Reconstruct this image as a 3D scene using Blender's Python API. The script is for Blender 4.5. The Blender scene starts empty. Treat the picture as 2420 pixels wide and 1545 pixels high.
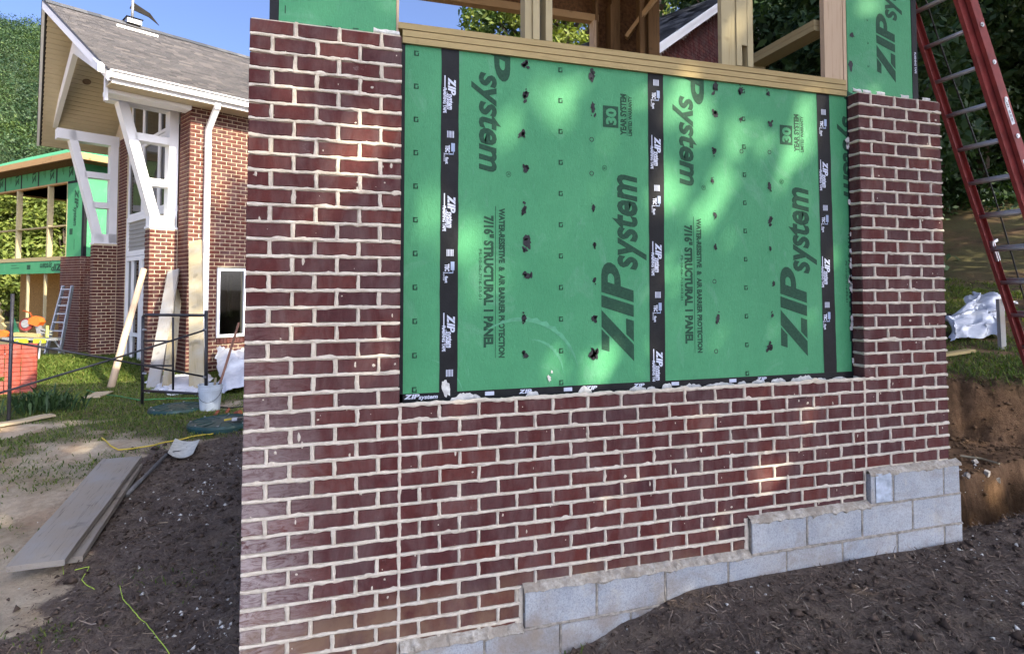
import bpy, bmesh, math, random
import numpy as np
from mathutils import Vector, Matrix, noise as mnoise
random.seed(7); RNG = np.random.default_rng(7)
S = bpy.context.scene; COL = S.collection
rad = math.radians
# ------------------------------------------------------------------ camera
FPX, PCX, PCY = 1400.0, 1225.74, 630.5
YAW, PIT = .2971, .0382
CAM = np.array([.4092, -3.0129, 1.7129])
_ca, _sa, _cb, _sb = math.cos(YAW), math.sin(YAW), math.cos(PIT), math.sin(PIT)
DV = np.array([_sa*_cb, _ca*_cb, _sb]); RV = np.array([_ca, -_sa, 0.]); UV_ = np.cross(RV, DV)
cd = bpy.data.cameras.new('camera'); cam = bpy.data.objects.new('camera', cd); COL.objects.link(cam)
cd.sensor_width = 36; cd.sensor_fit = 'HORIZONTAL'; cd.lens = 36*FPX/2420
cd.shift_x = (1210-PCX)/2420; cd.shift_y = (PCY-772.5)/2420
cd.clip_start = .05; cd.clip_end = 2000
cam.matrix_world = Matrix([[RV[0], UV_[0], -DV[0], CAM[0]], [RV[1], UV_[1], -DV[1], CAM[1]],
                           [RV[2], UV_[2], -DV[2], CAM[2]], [0, 0, 0, 1]])
S.camera = cam
# ------------------------------------------------------------------ sky, sun, exposure
SUN_EL = rad(34); SH = np.array([.576, -.814]); SH = SH/np.linalg.norm(SH)
SUNV = np.array([SH[0]*math.cos(SUN_EL), SH[1]*math.cos(SUN_EL), math.sin(SUN_EL)])
W = bpy.data.worlds.new('World'); S.world = W; W.use_nodes = True
nt = W.node_tree; nt.nodes.clear()
sky = nt.nodes.new('ShaderNodeTexSky'); sky.sky_type = 'NISHITA'; sky.sun_disc = False
sky.sun_elevation = SUN_EL; sky.sun_rotation = math.atan2(SUNV[0], SUNV[1])
sky.air_density = .26; sky.dust_density = 3.6; sky.ozone_density = 4.6
bg = nt.nodes.new('ShaderNodeBackground'); bg.inputs[1].default_value = .15
wo = nt.nodes.new('ShaderNodeOutputWorld')
nt.links.new(sky.outputs[0], bg.inputs[0]); nt.links.new(bg.outputs[0], wo.inputs[0])
sl = bpy.data.lights.new('sun', 'SUN'); sl.energy = 2.6; sl.angle = rad(.5); sl.color = (1, .88, .66)
so = bpy.data.objects.new('sun', sl); COL.objects.link(so)
so.rotation_euler = Vector(SUNV).to_track_quat('Z', 'Y').to_euler()
S.view_settings.view_transform = 'Standard'; S.view_settings.look = 'None'
S.view_settings.exposure = 2.22; S.view_settings.gamma = 1; S.view_settings.use_curve_mapping = False
S.render.engine = 'CYCLES'
S.cycles.max_bounces = 6; S.cycles.diffuse_bounces = 4; S.cycles.transparent_max_bounces = 6

# ------------------------------------------------------------------ geometry of the view (only used to read off where things stand)
def ray(x, y): return DV + RV*(x-PCX)/FPX - UV_*(y-PCY)/FPX
def atd(x, y, w): return CAM + ray(x, y)*w
def onz(x, y, z=0.): r = ray(x, y); return CAM + r*(z-CAM[2])/r[2]
def onp(x, y, p, n): r = ray(x, y); n = np.array(n, float); return CAM + r*(((np.array(p, float)-CAM)@n)/(r@n))
def onY(x, y, Y=0.): return onp(x, y, (0, Y, 0), (0, 1, 0))

# ------------------------------------------------------------------ helpers
def V3(p): return (float(p[0]), float(p[1]), float(p[2]))
class MB:
    def __init__(s): s.v = []; s.f = []
    def add(s, vs, fs):
        n = len(s.v); s.v += [V3(v) for v in vs]; s.f += [tuple(i+n for i in f) for f in fs]; return s
    def box(s, a, b):
        x0, y0, z0 = a; x1, y1, z1 = b
        return s.add([(x0,y0,z0),(x1,y0,z0),(x1,y1,z0),(x0,y1,z0),(x0,y0,z1),(x1,y0,z1),(x1,y1,z1),(x0,y1,z1)],
                     [(3,2,1,0),(4,5,6,7),(0,1,5,4),(1,2,6,5),(2,3,7,6),(3,0,4,7)])
    def cbox(s, c, e): return s.box([c[i]-e[i]/2 for i in range(3)], [c[i]+e[i]/2 for i in range(3)])
    def beam(s, p, q, w, h, up=(0, 0, 1)):     # rectangular bar from p to q; w across, h along up
        p = Vector(V3(p)); q = Vector(V3(q)); d = (q-p).normalized(); u = Vector(up)
        r = d.cross(u)
        if r.length < 1e-4: r = d.cross(Vector((1, 0, 0)))
        r.normalize(); u = r.cross(d); vs = []
        for c in (p, q):
            for i, j in ((-1,-1),(1,-1),(1,1),(-1,1)): vs.append(c + r*(i*w/2) + u*(j*h/2))
        return s.add(vs, [(3,2,1,0),(4,5,6,7),(0,1,5,4),(1,2,6,5),(2,3,7,6),(3,0,4,7)])
    def tube(s, pts, r, n=8, caps=True):
        pts = [Vector(V3(p)) for p in pts]; rs = r if isinstance(r, (list, tuple)) else [r]*len(pts)
        vs = []; prev = None
        for i, p in enumerate(pts):
            d = (pts[min(i+1, len(pts)-1)] - pts[max(i-1, 0)]).normalized()
            a = d.orthogonal().normalized() if prev is None else (prev - d*prev.dot(d)).normalized()
            prev = a; b = d.cross(a)
            for k in range(n):
                t = 2*math.pi*k/n; vs.append(p + (a*math.cos(t)+b*math.sin(t))*rs[i])
        fs = [(i*n+k, i*n+(k+1) % n, (i+1)*n+(k+1) % n, (i+1)*n+k) for i in range(len(pts)-1) for k in range(n)]
        if caps: fs += [tuple(range(n))[::-1], tuple(range((len(pts)-1)*n, len(pts)*n))]
        return s.add(vs, fs)
    def lathe(s, c, prof, n=24):               # prof: (r, z) list around vertical axis at c
        vs = [(c[0]+r*math.cos(2*math.pi*k/n), c[1]+r*math.sin(2*math.pi*k/n), c[2]+z) for r, z in prof for k in range(n)]
        fs = [(i*n+k, i*n+(k+1) % n, (i+1)*n+(k+1) % n, (i+1)*n+k) for i in range(len(prof)-1) for k in range(n)]
        return s.add(vs, fs)
    def prism(s, poly, fn, t0, t1):            # 2-D polygon extruded; fn(u, v, t) -> point
        n = len(poly); vs = [fn(u, v, t0) for u, v in poly] + [fn(u, v, t1) for u, v in poly]
        return s.add(vs, [tuple(range(n))[::-1], tuple(range(n, 2*n))] + [(i, (i+1) % n, n+(i+1) % n, n+i) for i in range(n)])
    def off(s, o): s.v = [(v[0]-o[0], v[1]-o[1], v[2]-o[2]) for v in s.v]; return s
    def mesh(s, name, mat=None, smooth=False):
        me = bpy.data.meshes.new(name); me.from_pydata(s.v, [], s.f)
        if mat: me.materials.append(mat)
        if smooth: me.polygons.foreach_set('use_smooth', [True]*len(me.polygons))
        me.update(); return me
    def obj(s, name, mat, parent=None, smooth=False, **kw):
        return link(name, s.mesh(name, mat, smooth), parent, **kw)
def npmesh(name, v, f, mat, smooth=False):     # v (n,3), f (m,k) arrays
    me = bpy.data.meshes.new(name); v = np.asarray(v, np.float32); f = np.asarray(f, np.int32); k = f.shape[1]
    me.vertices.add(len(v)); me.vertices.foreach_set('co', v.ravel())
    me.loops.add(f.size); me.loops.foreach_set('vertex_index', f.ravel())
    me.polygons.add(len(f)); me.polygons.foreach_set('loop_start', np.arange(0, f.size, k, dtype=np.int32))
    try: me.polygons.foreach_set('loop_total', np.full(len(f), k, np.int32))
    except Exception: pass
    if smooth: me.polygons.foreach_set('use_smooth', np.ones(len(f), bool))
    me.update(calc_edges=True); me.validate()
    if mat: me.materials.append(mat)
    return me
def link(name, me, parent=None, label=None, cat=None, group=None, kind=None, loc=None, rot=None):
    o = bpy.data.objects.new(name, me); COL.objects.link(o)
    if parent: o.parent = parent
    if loc is not None: o.location = V3(loc)
    if rot is not None: o.rotation_euler = rot
    if label: o['label'] = label
    if cat: o['category'] = cat
    if group: o['group'] = group
    if kind: o['kind'] = kind
    return o
def thing(name, label, cat, loc=(0, 0, 0), rz=0, group=None):
    return link(name, None, label=label, cat=cat, group=group, loc=loc, rot=(0, 0, rz))
def copy_tree(o, parent=None):
    c = o.copy(); COL.objects.link(c); c.parent = parent
    for ch in list(o.children): copy_tree(ch, c)
    return c
def hashn(ix, iy, seed):
    n = (ix.astype(np.int64)*374761393 + iy.astype(np.int64)*668265263 + seed*1274126177) & 0x7fffffff
    n = ((n ^ (n >> 13))*1274126177) & 0x7fffffff
    return ((n ^ (n >> 16)) & 0xffff)/65535.
def vnoise(x, y, seed=0):
    x = np.asarray(x, float); y = np.asarray(y, float)
    ix = np.floor(x); iy = np.floor(y); fx = x-ix; fy = y-iy; fx = fx*fx*(3-2*fx); fy = fy*fy*(3-2*fy)
    a = hashn(ix, iy, seed); b = hashn(ix+1, iy, seed); c = hashn(ix, iy+1, seed); d = hashn(ix+1, iy+1, seed)
    return (a*(1-fx)+b*fx)*(1-fy)+(c*(1-fx)+d*fx)*fy
def fbm(x, y, seed=0, o=4):
    r = 0; a = .5
    for i in range(o): r = r+a*vnoise(x*2**i, y*2**i, seed+i*17); a *= .5
    return r/(1-.5**o)
def sst(a, b, x): t = np.clip((np.asarray(x, float)-a)/(b-a), 0, 1); return t*t*(3-2*t)

# ------------------------------------------------------------------ materials
class NT:
    def __init__(s, name, rough=.8, spec=.3):
        s.m = bpy.data.materials.new(name); s.m.use_nodes = True; s.n = s.m.node_tree.nodes; s.l = s.m.node_tree.links
        s.b = s.n['Principled BSDF']; s.b.inputs['Roughness'].default_value = rough
        s.b.inputs['Specular IOR Level'].default_value = spec
    def new(s, t, **kw):
        n = s.n.new(t)
        for k, v in kw.items(): setattr(n, k, v)
        return n
    def put(s, a, b):
        if hasattr(a, 'outputs'): a = a.outputs[0]
        s.l.new(a, b); return b
    def val(s, sock, x):
        if isinstance(x, (int, float)): sock.default_value = x
        elif isinstance(x, tuple): sock.default_value = x if len(x) == 4 or sock.type == 'VECTOR' else (*x, 1)
        else: s.put(x, sock)
    def coord(s, which='Object', scale=(1, 1, 1), rnd=False):
        if which == 'World': c = s.new('ShaderNodeNewGeometry').outputs['Position']
        else: c = s.new('ShaderNodeTexCoord').outputs[which]
        m = s.new('ShaderNodeMapping'); s.put(c, m.inputs[0]); m.inputs['Scale'].default_value = scale
        if rnd:
            oi = s.new('ShaderNodeObjectInfo'); mm = s.math('MULTIPLY', oi.outputs['Random'], 37.)
            s.put(mm, m.inputs['Location'])
        return m.outputs[0]
    def noise(s, co, scale, detail=4, rough=.6, dist=0.):
        n = s.new('ShaderNodeTexNoise'); s.put(co, n.inputs['Vector']); n.inputs['Scale'].default_value = scale
        n.inputs['Detail'].default_value = detail; n.inputs['Roughness'].default_value = rough; n.inputs['Distortion'].default_value = dist
        return n.outputs['Fac']
    def math(s, op, a, b=0., c=None):
        n = s.new('ShaderNodeMath', operation=op); s.val(n.inputs[0], a); s.val(n.inputs[1], b)
        if c is not None: s.val(n.inputs[2], c)
        return n.outputs[0]
    def mix(s, f, a, b, mode='MIX'):
        n = s.new('ShaderNodeMix', data_type='RGBA', blend_type=mode); s.val(n.inputs[0], f); s.val(n.inputs[6], a); s.val(n.inputs[7], b)
        return n.outputs[2]
    def ramp(s, f, stops):
        n = s.new('ShaderNodeValToRGB'); s.put(f, n.inputs[0]); e = n.color_ramp.elements
        while len(e) < len(stops): e.new(.5)
        for i, (p, c) in enumerate(stops): e[i].position = p; e[i].color = (*c, 1) if isinstance(c, tuple) else (c, c, c, 1)
        return n.outputs[0]
    def rand(s):
        oi = s.new('ShaderNodeObjectInfo'); g = s.new('ShaderNodeNewGeometry')
        return s.math('FRACT', s.math('ADD', oi.outputs['Random'], g.outputs['Random Per Island']))
    def color(s, c): s.val(s.b.inputs['Base Color'], c); return s
    def bump(s, h, strength=.4, dist=.01):
        n = s.new('ShaderNodeBump'); n.inputs['Strength'].default_value = strength; n.inputs['Distance'].default_value = dist
        s.put(h, n.inputs['Height']); s.put(n.outputs[0], s.b.inputs['Normal']); return s

def flat(name, c, rough=.7, spec=.3, var=.15, sc=6., bump=0.):
    k = NT(name, rough, spec); co = k.coord('Object')
    d = tuple(x*(1-var) for x in c); e = tuple(min(1, x*(1+var)) for x in c)
    k.color(k.ramp(k.noise(co, sc, 5), [(.3, d), (.7, e)]))
    if bump: k.bump(k.noise(co, sc*8, 3), bump, .004)
    return k.m
def wood(name, c1, c2, axis=2, rough=.75, fine=1., rnd=True, wear=None):
    k = NT(name, rough, .2); sc = [22*fine]*3; sc[axis] = 1.1*fine; co = k.coord('Object', tuple(sc), rnd)
    g = k.noise(co, 1.6, 6, .62, 1.2); col = k.ramp(g, [(.28, c2), (.45, c1), (.62, c1), (.8, c2)])
    co2 = k.coord('Object', (1, 1, 1), rnd); kn = k.noise(co2, 5., 2)
    col = k.mix(k.ramp(kn, [(.66, 0.), (.74, .55)]), col, tuple(x*.45 for x in c2))
    r = k.rand(); col = k.mix(.35, col, k.ramp(r, [(0, .72), (1, 1.)]), 'MULTIPLY')
    if wear: col = k.mix(k.ramp(k.noise(co2, 3., 5), [(.42, 0.), (.66, .75)]), col, wear)
    k.color(col); k.bump(g, .25, .003); return k.m
def brick_mat(name, cols, dirt=True):
    k = NT(name, .82, .25); r = k.rand()
    base = k.ramp(r, [(i/(len(cols)-1), c) for i, c in enumerate(cols)])
    co = k.coord('World'); n1 = k.noise(co, 38., 6, .7)
    col = k.mix(.75, base, k.ramp(n1, [(.25, .55), (.5, 1.), (.8, 1.35)]), 'MULTIPLY')
    cov = k.coord('World', (3.2, 3.2, 1.1)); n2 = k.noise(cov, 2.6, 8, .72, .6)
    col = k.mix(k.ramp(n2, [(.42, 0.), (.74, .48)]), col, (.19, .145, .14))
    if dirt:
        # lime smears rubbed over a few bricks and clay splashed up from the ground
        g = k.new('ShaderNodeSeparateXYZ'); k.put(k.new('ShaderNodeNewGeometry').outputs['Position'], g.inputs[0])
        sm = k.noise(k.coord('World', (7, 7, 22)), 1.3, 8, .75, 2.); lowl = k.ramp(g.outputs[0], [(.0, 1.), (.38, 0.)])
        z01 = k.math('MULTIPLY', g.outputs[2], .33); lowz = k.ramp(z01, [(.05, 1.), (.55, 0.)])
        msk = k.math('MULTIPLY', k.math('MULTIPLY', lowl, lowz), k.ramp(sm, [(.36, 0.), (.56, 1.)]))
        sp = k.math('MULTIPLY', k.ramp(k.noise(co, 9., 7, .8), [(.62, 0.), (.72, 1.)]), .35)
        col = k.mix(k.math('MULTIPLY', k.math('MAXIMUM', msk, sp), .75), col, (.55, .50, .48))
        cl = k.math('MULTIPLY', k.ramp(z01, [(.03, 1.), (.09, 0.)]), k.ramp(k.noise(co, 5., 5), [(.35, 0.), (.6, .8)]))
        col = k.mix(cl, col, (.21, .13, .08))
    k.color(col); k.bump(k.math('ADD', n1, k.noise(co, 160., 3)), .5, .003); return k.m
M = {}
M['brick'] = brick_mat('burgundy_brick', [(.070, .019, .018), (.088, .021, .019), (.074, .020, .020), (.108, .025, .019), (.060, .020, .022), (.083, .022, .020)])
M['brick2'] = brick_mat('red_brick', [(.078, .022, .016), (.100, .027, .017), (.086, .024, .018), (.112, .029, .018), (.070, .022, .019)], dirt=False)
M['brick3'] = brick_mat('bright_red_brick', [(.22, .042, .026), (.29, .055, .034), (.25, .05, .034), (.33, .065, .04)], dirt=False)
def mortar_mat():
    k = NT('mortar', .92, .15); co = k.coord('World'); n = k.noise(co, 24., 6, .7)
    col = k.ramp(n, [(.25, (.43, .375, .29)), (.5, (.60, .535, .43)), (.8, (.74, .69, .59))])
    col = k.mix(k.ramp(k.noise(co, 2.2, 4), [(.45, 0.), (.7, .5)]), col, (.50, .46, .40))
    k.color(col); k.bump(k.math('ADD', k.noise(co, 90., 5, .7), n), .9, .004); return k.m
M['mortar'] = mortar_mat()
M['mortar2'] = flat('buff_mortar', (.56, .47, .33), .9, .2, .12, 20)
M['mortar_grey'] = flat('grey_brown_mortar', (.30, .27, .225), .95, .15, .45, 30, .6)
def block_mat():
    k = NT('concrete_block', .95, .15); co = k.coord('World'); n = k.noise(co, 120., 4, .8); m = k.noise(co, 3., 5)
    col = k.mix(k.ramp(m, [(.3, 0.), (.7, 1.)]), (.30, .33, .365), (.44, .455, .465))
    col = k.mix(.8, col, k.ramp(n, [(.3, .45), (.5, 1.), (.75, 1.3)]), 'MULTIPLY')
    col = k.mix(k.ramp(k.noise(co, 38., 6, .8), [(.60, 0.), (.68, .6)]), col, (.16, .165, .17))
    col = k.mix(k.ramp(k.noise(co, 7., 7, .75), [(.54, 0.), (.66, .6)]), col, (.48, .455, .40))
    col = k.mix(k.ramp(k.noise(k.coord('World', (1.6, 1.6, 2.6)), 2.4, 7, .7, .8), [(.50, 0.), (.66, .55)]), col, (.25, .225, .19))
    g = k.new('ShaderNodeSeparateXYZ'); k.put(k.new('ShaderNodeNewGeometry').outputs['Position'], g.inputs[0])
    cl = k.math('MULTIPLY', k.ramp(k.math('ADD', k.math('MULTIPLY', g.outputs[2], 1.6), .2), [(.15, 1.), (.55, 0.)]), k.ramp(k.noise(co, 4., 6), [(.42, 0.), (.7, .7)]))
    col = k.mix(cl, col, (.26, .20, .14)); k.color(k.mix(.25, col, k.ramp(k.rand(), [(0, .8), (1, 1.1)]), 'MULTIPLY')); k.bump(n, .6, .003); return k.m
M['block'] = block_mat()
def green_mat():
    k = NT('green_sheathing', .62, .35); co = k.coord('World'); n = k.noise(co, 55., 5, .65); m = k.noise(co, 2.5, 5)
    col = k.mix(k.ramp(m, [(.3, 0.), (.7, 1.)]), (.050, .262, .115), (.068, .305, .136))
    col = k.mix(k.ramp(k.noise(k.coord('World', (3, 3, 1)), 5., 8, .7), [(.62, 0.), (.74, .35)]), col, (.16, .36, .26))
    col = k.mix(k.ramp(k.noise(co, 14., 7, .8), [(.64, 0.), (.7, .4)]), col, (.03, .14, .08))
    st = k.noise(k.coord('World', (60, 60, 14)), 1.4, 5, .7, 2.); col = k.mix(.30, col, k.ramp(st, [(.3, .62), (.5, 1.), (.72, 1.3)]), 'MULTIPLY')
    du = k.noise(k.coord('World', (1.2, 1.2, .8)), 2.2, 7, .7, 1.5); col = k.mix(k.ramp(du, [(.56, 0.), (.72, .30)]), col, (.20, .38, .29))
    k.color(col); k.bump(k.math('ADD', n, st), .45, .004); return k.m
M['green'] = green_mat()
def print_mat():   # worn stamped ink
    k = NT('dark_green_ink', .7, .25); co = k.coord('World'); k.color(k.ramp(k.noise(co, 70., 5, .75), [(.3, (.012, .045, .026)), (.62, (.022, .08, .045)), (.75, (.04, .17, .085))])); return k.m
M['ink'] = print_mat()
M['tape'] = flat('black_flashing_tape', (.007, .008, .010), .55, .22, .4, 9, .25)
M['smear'] = flat('black_sealant', (.014, .014, .019), .5, .35, .5, 40, .3)
M['tapeprint'] = flat('white_tape_print', (.55, .60, .72), .5, .4, .1)
M['tapeblue'] = flat('grey_blue_tape_print', (.30, .38, .55), .5, .4, .1)
M['lime'] = flat('white_mortar_smear', (.62, .63, .60), .9, .2, .25, 40, .6)
M['treated_x'] = wood('treated_lumber_x', (.40, .31, .145), (.29, .205, .085), 0)
M['treated_y'] = wood('treated_lumber_y', (.36, .30, .16), (.27, .21, .10), 1)
M['treated_z'] = wood('treated_lumber_z', (.42, .36, .21), (.32, .26, .13), 2)
M['pine_z'] = wood('pine_stud_z', (.50, .38, .26), (.38, .26, .16), 2)
M['pine_x'] = wood('pine_stud_x', (.42, .27, .13), (.30, .17, .07), 0)
M['pine_y'] = wood('pine_stud_y', (.42, .27, .13), (.30, .17, .07), 1)
M['grey_x'] = wood('weathered_plank', (.31, .265, .21), (.12, .095, .07), 0, .85, 1.3, True, (.29, .275, .25))
M['grey_z'] = wood('weathered_plank_z', (.30, .275, .24), (.19, .165, .135), 2, .85, 1.2, True, (.30, .31, .31))
M['tan_z'] = wood('tan_plank_z', (.34, .285, .175), (.24, .19, .11), 2, .8, 1., True, (.36, .34, .28))
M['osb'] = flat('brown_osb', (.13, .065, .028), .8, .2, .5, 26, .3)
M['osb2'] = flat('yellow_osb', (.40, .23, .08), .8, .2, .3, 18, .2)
M['white'] = flat('white_paint', (.78, .79, .80), .45, .4, .03, 3)
M['beige'] = flat('beige_soffit', (.52, .45, .31), .6, .3, .06, 3)
M['greysiding'] = flat('grey_siding', (.28, .275, .25), .6, .3, .05, 3)
def shingle_mat(name, stops):
    k = NT(name, .9, .2); co = k.coord('Object'); c = k.ramp(k.rand(), stops)
    k.color(k.mix(.5, c, k.ramp(k.noise(co, 60., 4, .8), [(.3, .6), (.7, 1.3)]), 'MULTIPLY')); return k.m
M['shingle'] = shingle_mat('grey_shingle', [(0, (.050, .048, .051)), (.3, (.085, .079, .080)), (.6, (.062, .060, .063)), (1, (.115, .105, .102))])
M['shingle2'] = shingle_mat('dark_shingle', [(0, (.045, .05, .06)), (.5, (.075, .08, .09)), (1, (.11, .11, .115))])
M['black'] = flat('black_steel', (.02, .02, .024), .4, .5, .4, 14)
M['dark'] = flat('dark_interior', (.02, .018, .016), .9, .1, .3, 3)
M['red'] = flat('red_fibreglass', (.23, .040, .036), .6, .3, .25, 9)
M['alu'] = flat('aluminium', (.42, .43, .44), .38, .5, .15, 12)
M['alu'].node_tree.nodes['Principled BSDF'].inputs['Metallic'].default_value = .6
M['aluladder'] = flat('dull_aluminium', (.36, .375, .40), .5, .5, .15, 12)
M['orange'] = flat('orange_plastic', (.65, .13, .02), .45, .4, .1)
M['lime_plastic'] = flat('lime_yellow_plastic', (.55, .62, .03), .45, .4, .1)
M['lid'] = flat('dark_green_plastic', (.012, .05, .045), .45, .45, .3, 10)
M['bucket'] = flat('white_bucket_plastic', (.52, .58, .63), .5, .4, .15, 7)
M['yellow'] = flat('yellow_strap', (.60, .45, .06), .6, .3, .15)
M['string'] = flat('lime_green_string', (.50, .68, .10), .7, .2, .1)
M['rust'] = flat('rusty_handle', (.26, .13, .09), .6, .3, .3, 12)
M['shovelgrey'] = flat('worn_grey_handle', (.16, .155, .15), .6, .3, .3, 12)
M['shovelblade'] = flat('mortar_caked_blade', (.55, .54, .47), .7, .3, .2, 20)
M['clayred'] = flat('red_clay', (.30, .10, .06), .95, .1, .3, 10, .5)
M['pipe'] = flat('black_pipe', (.012, .013, .015), .5, .4, .3)
def sheet_mat():
    k = NT('white_plastic_sheet', .35, .5); co = k.coord('Object')
    k.color(k.ramp(k.noise(co, 6., 4), [(.3, (.42, .45, .50)), (.7, (.66, .68, .72))])); k.bump(k.noise(co, 16., 5, .6, 1.), .5, .02); return k.m
M['sheet'] = sheet_mat()
def glass_mat():
    k = NT('window_glass', .03, .5); k.b.inputs['Base Color'].default_value = (.012, .013, .012, 1); k.b.inputs['IOR'].default_value = 1.5; k.b.inputs['Specular IOR Level'].default_value = .25; return k.m
M['glass'] = glass_mat()
def leaf_mat(name, c1, c2, c3, tr=.35, patch=0.):
    k = NT(name, .55, .25); r = k.rand(); col = k.ramp(r, [(0, c1), (.5, c2), (1, c3)])
    if patch: col = k.mix(1., col, k.ramp(k.noise(k.coord('World'), patch, 2, .5), [(.35, (.55, .62, .75)), (.5, (.9, .95, .9)), (.65, (1.45, 1.3, .85))]), 'MULTIPLY')
    k.color(col)
    t = k.new('ShaderNodeBsdfTranslucent'); k.put(k.mix(1., col, (1.25, 1.3, .6), 'MULTIPLY'), t.inputs[0])
    m = k.new('ShaderNodeMixShader'); m.inputs[0].default_value = tr
    k.put(k.b.outputs[0], m.inputs[1]); k.put(t.outputs[0], m.inputs[2]); k.put(m.outputs[0], k.n['Material Output'].inputs[0]); return k.m
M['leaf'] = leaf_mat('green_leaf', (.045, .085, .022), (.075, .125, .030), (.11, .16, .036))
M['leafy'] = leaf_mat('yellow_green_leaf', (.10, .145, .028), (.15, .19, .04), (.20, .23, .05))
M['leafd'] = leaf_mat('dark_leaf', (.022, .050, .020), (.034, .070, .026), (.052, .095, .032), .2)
M['leaff'] = leaf_mat('far_leaf', (.022, .050, .024), (.042, .078, .032), (.070, .108, .040), .25, .16)
M['grass'] = leaf_mat('grass_blade', (.06, .11, .018), (.11, .17, .028), (.21, .22, .06), .35)
M['bark'] = flat('bark', (.09, .07, .055), .95, .1, .4, 12, .6)
def chips_mat():
    k = NT('mulch_chip', .95, .15); k.color(k.ramp(k.rand(), [(0, (.070, .051, .041)), (.45, (.145, .105, .08)), (.80, (.20, .15, .115)), (.96, (.27, .215, .165)), (1, (.38, .32, .26))])); return k.m
M['chip'] = chips_mat()
M['crumb'] = flat('mortar_crumb', (.66, .64, .58), .9, .2, .2, 30)

def clear_glass():
    k = NT('clear_window_glass', .02, .5); t = k.new('ShaderNodeBsdfTransparent'); t.inputs[0].default_value = (.80, .84, .82, 1); g = k.new('ShaderNodeBsdfGlossy'); g.inputs['Roughness'].default_value = .02
    m = k.new('ShaderNodeMixShader'); m.inputs[0].default_value = .03; k.put(t.outputs[0], m.inputs[1]); k.put(g.outputs[0], m.inputs[2]); k.put(m.outputs[0], k.n['Material Output'].inputs[0]); return k.m
M['clearglass'] = clear_glass()
M['shadepine'] = wood('shade_darkened_post', (.15, .085, .036), (.085, .045, .018), 2)  # pine base colour darkened to stand for the shade of the enclosed interior

def ledge_mat():
    k = NT('mortar_crust', .95, .15); co = k.coord('World'); n = k.noise(co, 30., 7, .75)
    col = k.ramp(n, [(.3, (.27, .235, .19)), (.5, (.46, .42, .35)), (.72, (.70, .67, .60))]); col = k.mix(k.ramp(k.noise(co, 6., 5), [(.45, 0.), (.6, .7)]), col, (.33, .28, .22))
    k.color(col); k.bump(k.math('ADD', n, k.noise(co, 110., 4, .8)), 1., .008); return k.m
M['crust'] = ledge_mat()
M['tan_x'] = wood('tan_plank_x', (.44, .36, .24), (.33, .26, .16), 0, .8, 1., True)
M['leafgreen'] = flat('green_hose', (.05, .25, .08), .5, .3, .2)
def proj_w(p): return float((np.array(p)-CAM)@DV)
SHADE = [(1.2, 15.5, 15.2, 3.5, 64, 100, .30, 'big shade tree behind the viewer, nearest of the row'), (9.6, 17.0, 25.0, 4.2, 80, 180, .32, 'tall shade tree behind the viewer to the right'), (6.25, 18.5, 24.3, 3.4, 64, 150, .28, 'slender tall shade tree between the two broad ones'), (-3.8, 17.0, 15.5, 3.6, 60, 170, .30, 'shade tree behind the viewer to the left'), (13.5, 14.0, 22., 4.6, 76, 160, .34, 'shade tree standing right of the picture'), (18.5, 12.0, 18., 4.6, 70, 130, .34, 'farthest right shade tree outside the picture'), (23., 10.0, 17., 4.8, 60, 120, .36, 'shade tree far to the right of the picture'), (28.5, 9.0, 17., 4.8, 60, 120, .36, 'shade tree beyond the farthest one at right'), (1.4, 10.5, 7.6, 2.9, 44, 190, .22, 'low bushy tree behind the viewer in front of the tall ones')]  # low tree and far right pair are unseen, added to block the sun

# leaves cut away along the sun rays to light these spots on the wall: (pixel x, y, plane, radius)
GAPS = [(1262, 235, .09, .20), (1330, 215, .09, .10), (1505, 215, .09, .10), (1028, 545, .09, .13), (1010, 480, .09, .09), (1340, 890, .09, .13), (1420, 860, .09, .12), (1395, 938, 0., .12), (1650, 300, .09, .13), (1760, 320, .09, .14),
        (1875, 335, .09, .18), (1850, 400, .09, .12), (1705, 455, .09, .16), (1665, 500, .09, .12), (1575, 430, .09, .12), (1900, 240, .09, .12), (1600, 250, .09, .10), (1900, 1005, 0., .13), (1835, 1120, 0., .11), (1700, 1230, 0., .10), (1615, 1400, -.03, .11), (850, 330, 0., .11), (800, 420, 0., .10), (925, 300, 0., .09), (1120, 560, .09, .09), (1480, 860, .09, .10), (1900, 470, .09, .10), (1180, 340, .09, .08), (1785, 940, 0., .10)]
GAPS = [(onY(x, y, Y), r*(.66 if y < 900 else .40)) for x, y, Y, r in GAPS]

def og(x, y, dz=0.):
    """where the ray through a pixel meets the ground, dz above it"""
    z = 0.
    for _ in range(30):
        p = onz(x, y, z); z = .6*z+.4*(H(p[0], p[1])+dz)
    return onz(x, y, z)
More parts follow.
